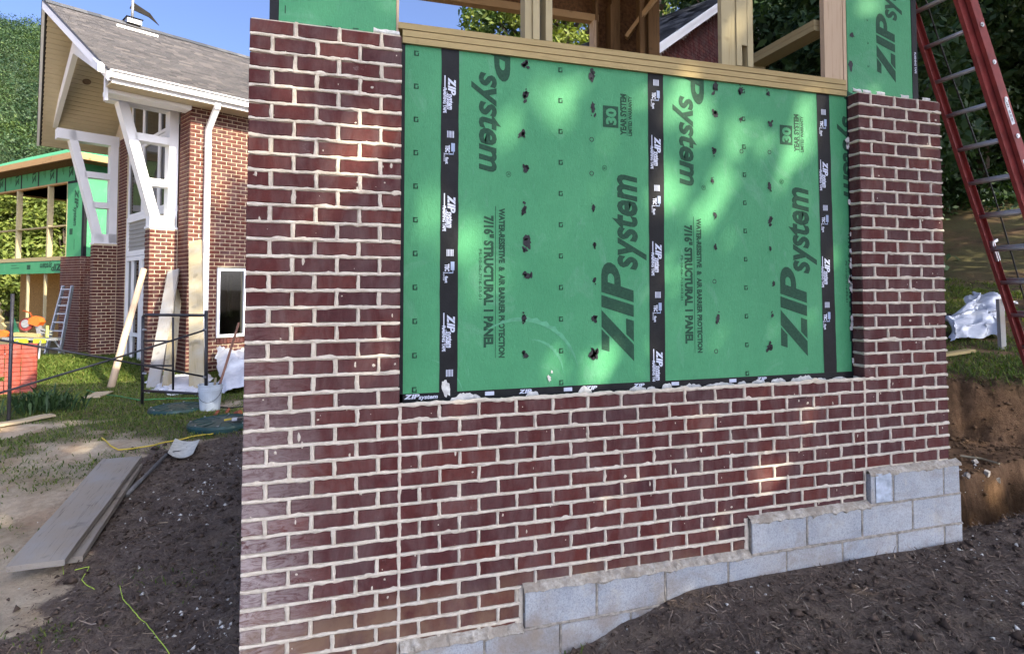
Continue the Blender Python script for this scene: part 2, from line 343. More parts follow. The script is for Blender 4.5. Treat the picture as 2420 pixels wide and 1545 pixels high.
# ------------------------------------------------------------------ ground
MXL = [(-6, -3.4), (0, -2.5), (.8, -1.95), (1.6, -1.55), (4, -1.6), (4.7, -1.25), (5.4, -.60), (7, 2.)]
def mulch_edge(y): return np.interp(y, [a for a, b in MXL], [b for a, b in MXL])
def bank_s(x, y): return (x-7.35)*.66 + (y-1.98)*.75
def trench_d(x, y):          # distance beyond the near trench edge, towards the back
    return (y-.10) - .19*(x-4.54)
def height(x, y):
    x = np.asarray(x, float); y = np.asarray(y, float)
    z = (fbm(x*.55, y*.55, 3)-.5)*.10 + (fbm(x*3., y*3., 5)-.5)*.05
    near = sst(6, 3, np.hypot(x-.5, y-.5)); z = z + near*(fbm(x*9, y*9, 8)-.5)*.035
    z = z - .22*sst(2.7, 1.1, x)*sst(5.5, .2, y)*sst(-8, -3, x) - .20*sst(1.2, -.8, x)*sst(5.8, 1.2, y)*sst(-8, -3, x)
    z = z*(1-.75*sst(1.0, .1, np.abs(y))*sst(2, 3, x)*sst(5.2, 4.4, x))
    z = z + .036*sst(1.3, 2.4, x)*sst(1.6, .2, np.abs(y))*sst(5.4, 4.6, x)
    w = sst(4.2, 6.6, x - .12*y) * sst(-1.5, .3, y)
    s = bank_s(x, y) + (fbm(x*1.7, y*1.7, 21)-.5)*.5
    zb = .62*sst(0, .32, s) + np.maximum(s-.3, 0)*.115 + np.maximum(s-4, 0)*.05 + np.maximum(s-9, 0)**1.5*.055
    z = z + zb*w + w*sst(-.1, .1, s)*sst(1.0, .3, s)*(fbm(x*7, y*7, 25, 4)-.5)*.22
    d = trench_d(x, y) + (fbm(x*4, y*4, 31)-.5)*.12
    z = z - .75*sst(0, .10, d)*sst(.72, .56, d)*sst(4.30, 4.46, x)*sst(9.5, 8.5, x)
    z = z - .35*sst(14, 20, y)*sst(-2, -5, x)
    return z
def H(x, y): return float(height(x, y))
def axis(segs):
    out = []
    for a, b, st in segs: out += list(np.arange(a, b, st))
    return np.array(out+[segs[-1][1]])
gx = axis([(-900, -120, 60), (-120, -30, 10), (-30, -8, 1.), (-8, -3, .12), (-3, 8.5, .045), (8.5, 14, .15), (14, 30, .8), (30, 120, 10), (120, 900, 60)])
gy = axis([(-900, -100, 60), (-100, -12, 8), (-12, -2.2, .4), (-2.2, 6.5, .045), (6.5, 12, .12), (12, 24, .5), (24, 100, 6), (100, 900, 60)])
GX, GY = np.meshgrid(gx, gy); GZ = height(GX, GY)
far = sst(25, 60, np.hypot(GX, GY)); GZ = GZ*(1-far)
nx, ny = len(gx), len(gy)
idx = np.arange(nx*ny).reshape(ny, nx)
quads = np.stack([idx[:-1, :-1], idx[:-1, 1:], idx[1:, 1:], idx[1:, :-1]], -1).reshape(-1, 4)
def grass_w(x, y):
    x = np.asarray(x, float); y = np.asarray(y, float)
    n = fbm(x*.9, y*1.5, 41, 5); n2 = fbm(x*3, y*3, 45)
    left = sst(2.2, 6.0, y + .5*(x+2.5)) ; left = left*sst(.27, .49, n + .30*sst(5.5, 8.5, y) + (n2-.5)*.2)
    left = left*sst(-.1, .5, mulch_edge(y)+0*x - x + sst(4.6, 5.2, y)*3.)*(x < 3)
    s = bank_s(x, y); right = sst(.2, .6, s)*sst(.38, .55, n2*.5+n*.5 + .12*sst(6, 1, s))*(x > 4)
    return np.clip(left+right, 0, 1)
def mulch_w(x, y):
    e = mulch_edge(y) + (fbm(np.asarray(x)*2.6, np.asarray(y)*2.6, 51, 5)-.5)*1.0
    m = sst(-.22, .26, x-e)*sst(5.45, 5.1, y + (fbm(x*2., y*2., 53)-.5)*.4)
    return m*np.where(np.asarray(x) > 4.3, sst(.06, -.02, trench_d(x, y)), 1.)
ZM, ZG = mulch_w(GX, GY), grass_w(GX, GY)
gme = npmesh('ground', np.stack([GX, GY, GZ], -1).reshape(-1, 3), quads, None, True)
at_ = gme.color_attributes.new('zone', 'FLOAT_COLOR', 'POINT')
zc = np.zeros((nx*ny, 4), np.float32); zc[:, 0] = ZM.ravel(); zc[:, 1] = ZG.ravel()
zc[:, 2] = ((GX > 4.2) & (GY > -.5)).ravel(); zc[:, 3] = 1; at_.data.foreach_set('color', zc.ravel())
def ground_mat():
    k = NT('soil', .95, .12); co = k.coord('World'); a = k.new('ShaderNodeAttribute', attribute_name='zone')
    sp = k.new('ShaderNodeSeparateColor'); k.put(a.outputs['Color'], sp.inputs[0])
    f = k.noise(co, 16., 8, .75); m = k.noise(co, 2.6, 6, .6)
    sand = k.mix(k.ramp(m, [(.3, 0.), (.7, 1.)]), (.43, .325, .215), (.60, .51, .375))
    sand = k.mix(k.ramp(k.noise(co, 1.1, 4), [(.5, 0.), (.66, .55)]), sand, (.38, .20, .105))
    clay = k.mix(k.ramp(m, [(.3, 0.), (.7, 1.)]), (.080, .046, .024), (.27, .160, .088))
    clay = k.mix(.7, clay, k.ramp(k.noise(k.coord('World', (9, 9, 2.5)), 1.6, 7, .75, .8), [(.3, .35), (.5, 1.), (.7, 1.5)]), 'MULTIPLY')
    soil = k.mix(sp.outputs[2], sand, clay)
    soil = k.mix(.65, soil, k.ramp(f, [(.25, .55), (.5, 1.), (.75, 1.3)]), 'MULTIPLY')
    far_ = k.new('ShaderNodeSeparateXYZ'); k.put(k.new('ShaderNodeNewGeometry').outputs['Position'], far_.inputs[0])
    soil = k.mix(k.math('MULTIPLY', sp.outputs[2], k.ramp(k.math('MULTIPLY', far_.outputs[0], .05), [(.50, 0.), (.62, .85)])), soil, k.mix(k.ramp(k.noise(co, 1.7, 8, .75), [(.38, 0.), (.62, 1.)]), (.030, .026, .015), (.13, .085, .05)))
    gr = k.mix(k.ramp(f, [(.35, 0.), (.65, 1.)]), (.07, .055, .03), (.085, .095, .035))
    soil = k.mix(k.math('MULTIPLY', sp.outputs[1], .85), soil, gr)
    mu = k.mix(k.ramp(f, [(.3, 0.), (.7, 1.)]), (.095, .072, .060), (.24, .19, .155))
    mu = k.mix(k.ramp(k.noise(co, 3.1, 6, .7), [(.52, 0.), (.68, .8)]), mu, (.27, .21, .155))
    mu = k.mix(k.ramp(k.noise(co, 5.5, 8, .8), [(.60, 0.), (.68, .85)]), mu, (.46, .43, .37))
    soil = k.mix(k.ramp(k.math('ADD', sp.outputs[0], k.math('MULTIPLY', k.math('SUBTRACT', f, .5), .7)), [(.42, 0.), (.6, 1.)]), soil, mu)
    k.color(soil); k.bump(k.math('ADD', f, k.noise(co, 70., 4, .7)), .9, .03); return k.m
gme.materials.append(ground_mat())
link('ground', gme, kind='structure')

def scatter_quads(n, px, py, pz, ln, wd, tilt, seed, mat, name, lift=.0, curve=False):
    r = np.random.default_rng(seed); th = r.uniform(0, 2*np.pi, n); ti = r.normal(0, tilt, n)
    d = np.stack([np.cos(th)*np.cos(ti), np.sin(th)*np.cos(ti), np.sin(ti)], -1)*ln[:, None]/2
    ro = r.normal(0, .5, n); wv = np.stack([-np.sin(th)*np.cos(ro), np.cos(th)*np.cos(ro), np.sin(ro)], -1)*wd[:, None]/2
    c = np.stack([px, py, pz+lift+np.abs(d[:, 2])*.6], -1)
    up = np.stack([np.zeros(n), np.zeros(n), wd*.5], -1)
    v = np.stack([c-d-wv, c-d*.2+up, c+d-wv*.3, c+d+wv*.6, c+d*.1+wv+up*.3, c-d+wv], 1).reshape(-1, 3)
    i = np.arange(n)[:, None]*6
    f = np.concatenate([i+np.array([[0, 1, 4, 5]]), i+np.array([[1, 2, 3, 4]])], 1).reshape(-1, 4)
    return link(name, npmesh(name, v, f, mat), kind='stuff')
def inside(x, y): return (x > -.02) & (x < 4.46) & (y > -.05)
def pts(n, x0, x1, y0, y1, seed, wfun, thr=None):
    r = np.random.default_rng(seed); x = r.uniform(x0, x1, n); y = r.uniform(y0, y1, n)
    k = (r.uniform(0, 1, n) < wfun(x, y)) & ~inside(x, y); return x[k], y[k]
x, y = pts(135000, -2.8, 6.0, -1.3, 5.4, 11, mulch_w); n = len(x)
scatter_quads(n, x, y, height(x, y), RNG.gamma(2.0, .0125, n)+.007, RNG.uniform(.003, .010, n), .32, 12, M['chip'], 'mulch_chips', .004)
# fresh splinters and straw, few and larger
x, y = pts(330, -2.2, 5.8, -1.2, 5.2, 15, mulch_w); n = len(x)
scatter_quads(n, x, y, height(x, y), RNG.uniform(.04, .09, n), RNG.uniform(.005, .011, n), .12, 16, flat('pale_splinter', (.30, .23, .16), .9, .2, .3, 20), 'wood_splinters', .012)
# crumbs of mortar
def crumbs(px, py, sz, seed, name):
    r = np.random.default_rng(seed); n = len(px); base = np.array([[1,0,0],[-.8,.6,0],[-.5,-.8,.1],[.1,.1,.9],[.2,0,-.5]])
    v = base[None]*sz[:, None, None]*r.uniform(.5, 1.4, (n, 5, 3)); a = r.uniform(0, 6.28, n); ca, sa = np.cos(a), np.sin(a)
    v = np.stack([v[..., 0]*ca[:, None]-v[..., 1]*sa[:, None], v[..., 0]*sa[:, None]+v[..., 1]*ca[:, None], v[..., 2]*.8], -1)
    v += np.stack([px, py, height(px, py)+sz*.25], -1)[:, None]
    f = (np.arange(n)[:, None, None]*5+np.array([[0,1,3],[1,2,3],[2,0,3],[1,0,4],[2,1,4],[0,2,4]])[None]).reshape(-1, 3)
    return link(name, npmesh(name, v.reshape(-1, 3), f, M['crumb']), kind='stuff')
def crumb_w(x, y):
    d = np.zeros_like(x)
    for cx, cy, r, a in [(-1.02, 3.0, .30, .55), (-.80, 3.4, .22, .5), (-.55, 3.9, .3, .3), (-.35, 1.2, .28, .5), (-.18, .9, .22, .9), (-.6, .75, .25, .4), (-.85, .6, .12, .5), (-1.05, 1.05, .08, .8),
                         (4.5, -.15, .3, .5), (4.1, -.12, .2, .4), (3.3, -.15, .2, .25), (3.75, -.75, .2, .5), (2.75, -.12, .15, .25), (3.45, -1.02, .07, .9), (5.7, .95, .45, .5), (6.1, .9, .4, .3)]:
        d = np.maximum(d, a*np.exp(-((x-cx)**2+(y-cy)**2)/r**2))
    return np.clip(d+.010, 0, 1)*np.where(fbm(x*6, y*6, 61) > .45, 1, .25)
x, y = pts(30000, -2.0, 7.0, -1.3, 4.6, 17, crumb_w); n = len(x)
crumbs(x, y, np.minimum(RNG.gamma(1.6, .0042, n)+.002, .024), 18, 'mortar_crumbs')
def clod_w(x, y):
    s = bank_s(x, y); d = trench_d(x, y)
    return np.clip(.8*np.exp(-((s-.05)/.35)**2)*(x > 5.5)+.35*np.exp(-((d-.85)/.25)**2)*(x > 4.5)+.25*np.exp(-((d-.05)/.10)**2)*(x > 4.4)+.10*(s < 0)*(d > .7)*(x > 4.6), 0, 1)
_c = M['crumb']; M['crumb'] = flat('soil_clod', (.13, .08, .045), .95, .1, .45, 12)
x, y = pts(22000, 4.3, 10.5, -.6, 6.0, 171, clod_w); n = len(x)
crumbs(x, y, np.minimum(RNG.gamma(1.5, .008, n)+.004, .045), 181, 'soil_clods'); M['crumb'] = _c
x, y = pts(11000, -2.8, 5.6, -1.3, 5.2, 172, mulch_w); n = len(x)
M['crumb'] = flat('mulch_clod', (.075, .055, .043), .95, .1, .45, 12); crumbs(x, y, np.minimum(RNG.gamma(1.6, .007, n)+.004, .05), 182, 'mulch_clods'); M['crumb'] = _c
# grass blades
def blades(name, px, py, h, seed, mat):
    r = np.random.default_rng(seed); n = len(px); th = r.uniform(0, 6.28, n); le = r.uniform(.25, 1.0, n)*h; wd = h*.05+.0022
    z = height(px, py)-.01; u = np.stack([np.cos(th), np.sin(th), np.zeros(n)], -1); s = np.stack([-np.sin(th), np.cos(th), np.zeros(n)], -1)
    p = np.stack([px, py, z], -1); mid = p+u*(le*.55)[:, None]; mid[:, 2] += h*.55; tip = p+u*(le*1.5)[:, None]; tip[:, 2] += h*r.uniform(.2, .95, n)
    v = np.stack([p-s*wd[:, None], p+s*wd[:, None], mid+s*wd[:, None]*.7, mid-s*wd[:, None]*.7, tip], 1).reshape(-1, 3)
    i = np.arange(n)[:, None]*5; f = np.concatenate([i+np.array([[0, 1, 2]]), i+np.array([[0, 2, 3]]), i+np.array([[3, 2, 4]])], 1).reshape(-1, 3)
    return link(name, npmesh(name, v, f, mat), kind='stuff')
def gl(x, y): return grass_w(x, y)
x, y = pts(225000, -8.5, -.4, 2.2, 15.5, 19, gl); n = len(x)
blades('lawn_grass', x, y, (.03+.05*RNG.uniform(0, 1, n)**2)*(1+1.1*sst(9, 12, y)), 20, M['grass'])
x, y = pts(130000, 5., 15., 1., 12., 21, gl); n = len(x)
blades('bank_grass', x, y, .03+.09*RNG.uniform(0, 1, n)**2, 22, M['grass'])
x = np.concatenate([RNG.normal(c, s, q) for c, d, s, q in [(-.62, 1.75, .10, 50), (-.9, 1.9, .08, 30), (-.2, 2.2, .10, 90), (-1.25, 1.35, .12, 120), (1.60, -.1, .04, 14)]])
y = np.concatenate([RNG.normal(d, s, q) for c, d, s, q in [(-.62, 1.75, .10, 50), (-.9, 1.9, .08, 30), (-.2, 2.2, .10, 90), (-1.25, 1.35, .12, 120), (1.60, -.1, .04, 14)]])
blades('weed_sprouts', x, y, RNG.uniform(.02, .06, len(x)), 24, M['grass'])

# ------------------------------------------------------------------ near brickwork
CRS = .0813; BP = .2032; TOPZ = 3.008; JB = .0170; JH = .0190
def brick_mesh(L, h, d, seed, ch=.0035):
    r = random.Random(seed); j = lambda s: r.uniform(-s, s); m = MB()
    n = 4; xs = [-L/2+L*i/n for i in range(n+1)]
    ring = [(x, -h/2) for x in xs] + [(x, h/2) for x in reversed(xs)]
    f = [(x*(1-2*ch/L)+j(.0012), 0+j(.0010), z*(1-2*ch/h)+j(.0012)) for x, z in ring]
    b = [(x+j(.0008), ch+.001, z+j(.0008)) for x, z in ring]; e = [(x, d, z) for x, z in ring]
    k = len(ring); m.v = f+b+e
    m.f = [tuple(range(k))] + [(i, i+k, (i+1) % k+k, (i+1) % k) for i in range(k)] + [(i+k, i+2*k, (i+1) % k+2*k, (i+1) % k+k) for i in range(k)]
    return m
BMESH = {}
def brick(parent, c, L, rz=0., h=None, d=.092, mat='brick', off=(0, 0, 0)):
    h = h or CRS-JB; var = random.randrange(5); key = (round(L, 3), round(h, 3), d, mat, var)
    if key not in BMESH: BMESH[key] = brick_mesh(L, h, d, hash(key) & 0xffff).mesh('brick', M[mat])
    o = link('brick', BMESH[key], parent, loc=(c[0]-off[0], c[1]-off[1]+random.uniform(-.0012, .0012), c[2]-off[2]),
             rot=(0, random.uniform(-.004, .004), rz)); return o
def joint(mb, p, q, half, axis_n, seed, prof=.0045, step=.011, up=None, drip=True):
    """ragged squeezed-out mortar bead from p to q on a face with outward normal axis_n"""
    p, q = np.array(p, float), np.array(q, float); L = np.linalg.norm(q-p); n = max(3, int(L/step)); d = (q-p)/L
    nn = np.array(axis_n, float); u = np.cross(d, nn) if up is None else np.array(up, float)
    t = np.linspace(0, L, n+1); s1 = seed*13.7
    ra = (fbm(t*28, t*0+s1, 3, 4)-.5)*.0145; rb = (fbm(t*34, t*0+s1+50, 4, 4)-.5)*.0145
    blob = np.maximum(vnoise(t*16, t*0+s1+90, 6)-.80, 0)*.055 if drip else 0; sm = (fbm(t*9, t*0+s1+7, 9)-.5)*.006
    hv = prof*(.65+.9*vnoise(t*20, t*0+s1+20, 7)); hv2 = prof*(.5+.9*vnoise(t*33, t*0+s1+30, 8))
    a = half+ra; b = half+rb+blob; c0 = p+d*t[:, None]+u*sm[:, None]
    rows = [c0+u*a[:, None]-nn*.006, c0+u*(a*.86)[:, None]+nn*(hv*.45)[:, None], c0+u*(a*.35)[:, None]+nn*hv[:, None],
            c0-u*(b*.4)[:, None]+nn*hv2[:, None], c0-u*(b*.88)[:, None]+nn*(hv2*.3)[:, None], c0-u*b[:, None]-nn*.006]
    k = len(rows); v = np.stack(rows, 1).reshape(-1, 3); f = []
    for i in range(n):
        for m_ in range(k-1): f.append((i*k+m_, i*k+m_+1, (i+1)*k+m_+1, (i+1)*k+m_))
    mb.add(v, f)
def course_cells(x0, n_half, odd, L0=BP):
    """split a run of n_half half-bricks into brick cells; odd courses start with a half"""
    cells = []; x = x0; left = n_half
    if odd: cells.append((x, x+L0/2)); x += L0/2; left -= 1
    while left >= 2: cells.append((x, x+L0)); x += L0; left -= 2
    if left: cells.append((x, x+L0/2))
    return cells
def brick_face(parent, mort, x0, nh, k0, k1, first_odd, jh=JH, jb=JB, off=(0, 0, 0), zlo=None, seed=0, left_end=False, clip=None):
    for k in range(k0, k1):
        zt = TOPZ-k*CRS; zc = zt-CRS/2
        for (a, b) in course_cells(x0, nh, (k+first_odd) % 2):
            hh = CRS-jb; zz = zc; aa = a
            if clip:                                    # stepped bottom: (x_from, z_min)
                zm = max([z for xx, z in clip if b > xx+.02] or [-9]); 
                nxt = [xx for xx, z in clip if a < xx-.02 < b-.0 and z > zt-CRS*.35]
                if nxt: b = min(nxt)
                zm = max([z for xx, z in clip if (a+b)/2 > xx] or [-9])
                top = zc+hh/2; bot = max(zc-hh/2, zm+.022)
                if top-bot < .014 or b-a < .04: continue
                hh = top-bot; zz = (top+bot)/2
            la = 0 if a <= x0+1e-6 else jh/2; lb = 0 if abs(b-(x0+nh*BP/2)) < 1e-6 else jh/2
            jl = random.uniform(-.002, .002)
            brick(parent, ((a+la+b-lb)/2+jl, 0, zz+random.uniform(-.0012, .0012)), b-lb-a-la, 0, hh, off=off)
            if lb and zz > -9: joint(mort, (b+jl, 0, zz-hh/2-.004), (b+jl, 0, zz+hh/2+.004), jh/2, (0, -1, 0), seed+k*31+int(b*100), .004, .009, up=(1, 0, 0), drip=False)
def bed(mort, x0, x1, k, seed, z=None): 
    z = TOPZ-k*CRS if z is None else z
    joint(mort, (x0, 0, z), (x1, 0, z), JB/2, (0, -1, 0), seed+k, .0042)

# left column (its left side returns 0.5 m)
lc = thing('brick_column', 'tall burgundy brick column at left of the green panels, chalky smears low down', 'brick column', (0, 0, 0))
mo = MB(); mo.box((.006, .006, -.75), (.705, .50, TOPZ-.004))
brick_face(lc, mo, 0, 7, 0, 43, 0, seed=100)
for k in range(43):
    bed(mo, .001, .7112, k+1, 300)
    zc = TOPZ-k*CRS-CRS/2; ys = [.1016+.2032*i for i in range(3)] if k % 2 else [.2032*i for i in range(1, 3)]
    lo = .095
    for yy in ys:
        if yy-.0095-lo > .03: brick(lc, (0, (lo+yy-.0095)/2, zc), yy-.0095-lo, -math.pi/2, d=.088)
        lo = yy+.0095
    if .50-lo > .05: brick(lc, (0, (lo+.5)/2, zc), .5-lo, -math.pi/2, d=.088)
for k in (3, 7, 12, 16, 21, 25, 29): pass
mo.obj('mortar', M['mortar'], lc)
# right column (its left side shows above the low wall)
RX = 3.6576
rc = thing('brick_column', 'tall burgundy brick column at right of the green panels, standing on grey blocks', 'brick column', (RX, 0, 0))
mo = MB(); mo.box((RX+.006, .006, .56), (RX+.705, .50, TOPZ-.004))
brick_face(rc, mo, RX, 7, 0, 31, 1, seed=700, off=(RX, 0, 0), clip=[(3.64, .552)])
for k in range(31):
    zc = TOPZ-k*CRS-CRS/2
    if zc < .62: continue
    if k < 30: bed(mo, RX-(.003 if k < 22 else 0), RX+.715, k+1, 900)
    if k < 23:    # side return facing left; the corner brick wraps round
        if k % 2: brick(rc, (RX, .094, zc), .012, -math.pi/2, d=.05, off=(RX, 0, 0))
        joint(mo, (RX, .0, zc-CRS/2), (RX, .12, zc-CRS/2), JB/2, (-1, 0, 0), 1200+k, .004)
        brick(rc, (RX, .042, zc), .078, -math.pi/2, d=.05, off=(RX, 0, 0))
mo.off((RX, 0, 0)).obj('mortar', M['mortar'], rc)
# mortar capping on the column tops
for nm, par, xs, o0 in (('left', lc, (.60, .66), (0, 0, 0)), ('right', rc, (3.66, 3.74, 3.86, 4.07, 4.26), (RX, 0, 0))):
    m = MB()
    for q, xx in enumerate(xs): joint(m, (xx-.03, .02, TOPZ+.012), (xx+.04, .02, TOPZ+.010), .012, (0, -1, 0), 50+q, .006, .008)
    m.off(o0).obj('mortar_dab', M['lime'], par)
# low wall between the columns; bottom steps over the blocks
STEPS = [(1.345, .160), (2.745, .352), (3.64, .545)]
lw = thing('brick_wall', 'low burgundy brick wall under the green panels, stepping down over grey blocks', 'brick wall', (.7112, 0, 0))
mo = MB(); mo.box((.722, .006, -.35), (3.65, .085, 1.118))
brick_face(lw, mo, .7112, 29, 23, 38, 1, jh=.0165, seed=1500, off=(.7112, 0, 0), clip=STEPS)
for k in range(23, 38):
    z = TOPZ-(k+1)*CRS
    xe = 3.6576
    for xx, zz in STEPS:
        if z < zz+.012: xe = min(xe, xx)
    if xe > .9: joint(mo, (.7112, 0, z), (xe, 0, z), .0077, (0, -1, 0), 1900+k, .0042)
joint(mo, (.7112, 0, TOPZ-23*CRS), (3.66, 0, TOPZ-23*CRS), .011, (0, -1, 0), 2100, .006)
joint(mo, (.7150, 0, -.1), (.7150, 0, 1.13), .0085, (0, -1, 0), 2101, .003, up=(1, 0, 0), drip=False)
joint(mo, (3.655, 0, .55), (3.655, 0, 1.13), .009, (0, -1, 0), 2102, .003, up=(1, 0, 0), drip=False)
for i, (xx, zz) in enumerate(STEPS[:2]): joint(mo, (xx-.003, 0, zz-.24), (xx-.003, 0, zz+.01), .014, (0, -1, 0), 2110+i, .004, up=(1, 0, 0), drip=False)
mo.off((.7112, 0, 0)).obj('mortar', M['mortar'], lw)
def dabs(parent, x0, x1, z0, z1, n, seed, off):
    r = random.Random(seed); m = MB()
    for q in range(n):
        x, z = r.uniform(x0, x1), r.uniform(z0, z1); s = min(.0085, r.gammavariate(1.5, .0018)+.0012); k = 7; ar = r.choice((.7, 1, 1, 1.6, 2.6)); ring = []
        for i in range(k): t = 2*math.pi*i/k; qq = s*r.uniform(.6, 1.3); ring.append((x+qq*math.cos(t), -.0006, z+qq*ar*math.sin(t)))
        m.add(ring+[(x, -.0012-s*.22, z)], [(i, (i+1) % k, k) for i in range(k)])
    m.off(off).obj('mortar_dab', M['mortar'], parent, kind='stuff')
dabs(lc, .02, .70, .0, 3.0, 80, 1, (0, 0, 0)); dabs(rc, RX+.02, RX+.70, .6, 3.0, 45, 2, (RX, 0, 0)); dabs(lw, .73, 3.6, .35, 1.12, 80, 3, (.7112, 0, 0))
# block foundation
fo = thing('block_foundation', 'stepped grey concrete block foundation under the low brick wall', 'foundation', (1.36, 0, 0))
mo = MB(); mg = MB(); BL, BH = .4064, .195
def block(x0, x1, zt, split=None):
    m = brick_mesh(x1-x0-.012, BH-.012, .19, int(x0*1000) & 0xff, .003)
    return m.obj('concrete_block', M['block'], fo, loc=((x0+x1)/2-1.36, -.03+random.uniform(-.002, .002), zt-BH/2), rot=(0, random.uniform(-.004, .004), 0))
rows = [(.545, [3.650, 3.842, 4.272, 4.42]), (.350, [2.752, 3.157, 3.583, 3.999, 4.43]), (.155, [1.352, 1.762, 2.179, 2.591, 3.001, 3.424, 3.864, 4.27, 4.435]), (-.04, [.735, 1.142, 1.552, 1.965, 2.375, 2.79, 3.2, 3.61, 4.02, 4.43]), (-.235, [.735, .94, 1.347, 1.755, 2.17]), (-.43, [.735, 1.142, 1.552])]
for zt, xs in rows:
    for a, b in zip(xs[:-1], xs[1:]):
        block(a, b, zt)
        if a != xs[0]: joint(mg, (a, -.026, zt-BH), (a, -.026, zt), .007, (0, -1, 0), int(a*77), .004, up=(1, 0, 0))
    mg.box((xs[0]+.006, -.022, zt-BH-.004), (xs[-1]-.006, .15, zt-.003))
    joint(mg, (xs[0], -.027, zt-BH), (xs[-1], -.027, zt-BH), .008, (0, -1, 0), int(zt*991)+5, .008)
    # sloppy mortar ledge on the exposed block tops
for x0, x1, z in [(.72, 1.35, -.035), (1.35, 2.75, .158), (2.75, 3.65, .353), (3.65, 4.43, .548)]:
    n = int((x1-x0)/.014); t = np.linspace(x0, x1, n); v = []; 
    for i, xx in enumerate(t):
        a = fbm(np.array([xx*30]), np.array([z*50]), 71)[0]; b = fbm(np.array([xx*24]), np.array([z*50+9]), 72)[0]
        c = fbm(np.array([xx*70]), np.array([z*50+19]), 73, 3)[0]-.5; v += [(xx, .004, z+.012+.024*a), (xx, -.010-.014*b+.02*c, z+.006+.014*a+.016*c), (xx, -.024-.012*b-.02*c, z+.000+.010*a+.016*c), (xx, -.032-.012*a+.012*c, z-.004-.020*b), (xx, -.028, z-.010-.045*b*b)]
    mo.add(v, [(i*5+j, (i+1)*5+j, (i+1)*5+j+1, i*5+j+1) for i in range(n-1) for j in range(4)])
mo.off((1.36, 0, 0)).obj('mortar_ledge', M['crust'], fo); mg.off((1.36, 0, 0)).obj('mortar', M['mortar_grey'], fo)
m = MB(); m.cbox((3.755, -.0335, .452), (.125, .003, .178)); m.off((1.36, 0, 0)).obj('lime_patch', flat('chalky_blue_patch', (.40, .455, .52), .9, .2, .35, 18, .4), fo)
# ------------------------------------------------------------------ lettering helpers
_tc = {}
def text_geo(s, shear=0., bold=0.):
    key = (s, shear, bold)
    if key in _tc: return _tc[key]
    cu = bpy.data.curves.new('t', 'FONT'); cu.body = s; cu.shear = shear; cu.offset = bold; cu.resolution_u = 3; cu.size = 1
    o = bpy.data.objects.new('t', cu); COL.objects.link(o); bpy.context.view_layer.update()
    me = o.evaluated_get(bpy.context.evaluated_depsgraph_get()).to_mesh()
    v = [(p.co.x, p.co.y) for p in me.vertices]; f = [tuple(p.vertices) for p in me.polygons]
    bpy.data.objects.remove(o); bpy.data.curves.remove(cu)
    _tc[key] = (v, f); return _tc[key]
def put_text(mb, s, fn, u0, v0, length, height, shear=0., bold=0.):
    """lay text so that it is `length` long and capitals `height` tall; fn(u, v) -> 3-D"""
    v, f = text_geo(s, shear, bold); xs = [p[0] for p in v]; a, b = min(xs), max(xs); k = length/(b-a); hs = height/.73
    mb.add([fn(u0+(x-a)*k, v0+y*hs) for x, y in v], f)
def put_poly(mb, poly, fn, u0, v0, su, sv, sh=.0):
    mb.add([fn(u0+(x+sh*y)*su, v0+y*sv) for x, y in poly], [tuple(range(len(poly)))])
def bowl():
    o = [(1.20, 1.0), (1.62, 1.0)] + [(1.62+.22*math.sin(t), .72+.28*math.cos(t)) for t in np.linspace(.2, math.pi-.1, 9)] + [(1.44, .44), (1.44, .62)]
    i = [(1.58, .62)] + [(1.58+.08*math.sin(t), .72-.10*math.cos(t)) for t in np.linspace(.2, math.pi-.2, 5)] + [(1.44, .82)]
    return [(1.20, 1.0), (1.62, 1.0), (1.62, .82), (1.44, .82)], o, i
def zip_logo(mb, fn, u0, v0, hz, lz, sys_=True, skip='', sysl=None, worn=False):
    """the slanted three letters (own strokes) and the lower-case word after them; lz = length of the three letters"""
    su = lz/1.95; P = lambda poly: put_poly(mb, poly, fn, u0, v0, su, hz, .22)
    if 'Z' not in skip:
        P([(0, .76), (.30, .76), (.42, 1), (0, 1)]); P([(.46, 1), (.80, 1), (.36, 0), (.0, 0)][:4] if False else [(.47, 1), (.82, 1), (.30, .0), (-.05, .0)])
        P([(.36, 0), (.80, 0), (.80, .24), (.47, .24)])
    if 'I' not in skip: P([(.88, 0), (1.13, 0), (1.13, 1), (.88, 1)])
    if 'P' not in skip:
        P([(1.19, 0), (1.44, 0), (1.44, 1), (1.19, 1)])
        prev = None
        for t in np.linspace(0, math.pi, 9):
            o = (1.54+.33*math.sin(t), .70+.30*math.cos(t)); i = (1.54+.10*math.sin(t), .70+.10*math.cos(t))
            if prev: P([prev[0], o, i, prev[1]])
            prev = (o, i)
        P([(1.44, .8), (1.54, .8), (1.54, 1), (1.44, 1)]); P([(1.44, .4), (1.54, .4), (1.54, .6), (1.44, .6)])
    if sys_: put_text(mb, 'system', fn, u0+lz*.96, v0-hz*.10, sysl or lz*1.02, hz*.90, .22, .030)

class Ink:
    """collects printed pieces: every word or mark becomes a part of its own, tiny guide marks stay joined"""
    def __init__(s, mat, cap='printed'): s.mat = mat; s.items = []; s.bits = MB(); s.v = []
    def box(s, a, b): s.bits.box(a, b); s.v = [1]; return s
    def text(s, *a, **k): m = MB(); put_text(m, *a, **k); s.items.append(('printed_word', m)); s.v = [1]
    def logo(s, *a, **k): m = MB(); zip_logo(m, *a, **k); s.items.append(('printed_logo', m)); s.v = [1]
    def build(s, parent, o):
        for nm, m in s.items: m.off(o).obj(nm, M[s.mat], parent)
        if s.bits.v: s.bits.off(o).obj('guide_marks', M[s.mat], parent, kind='stuff')
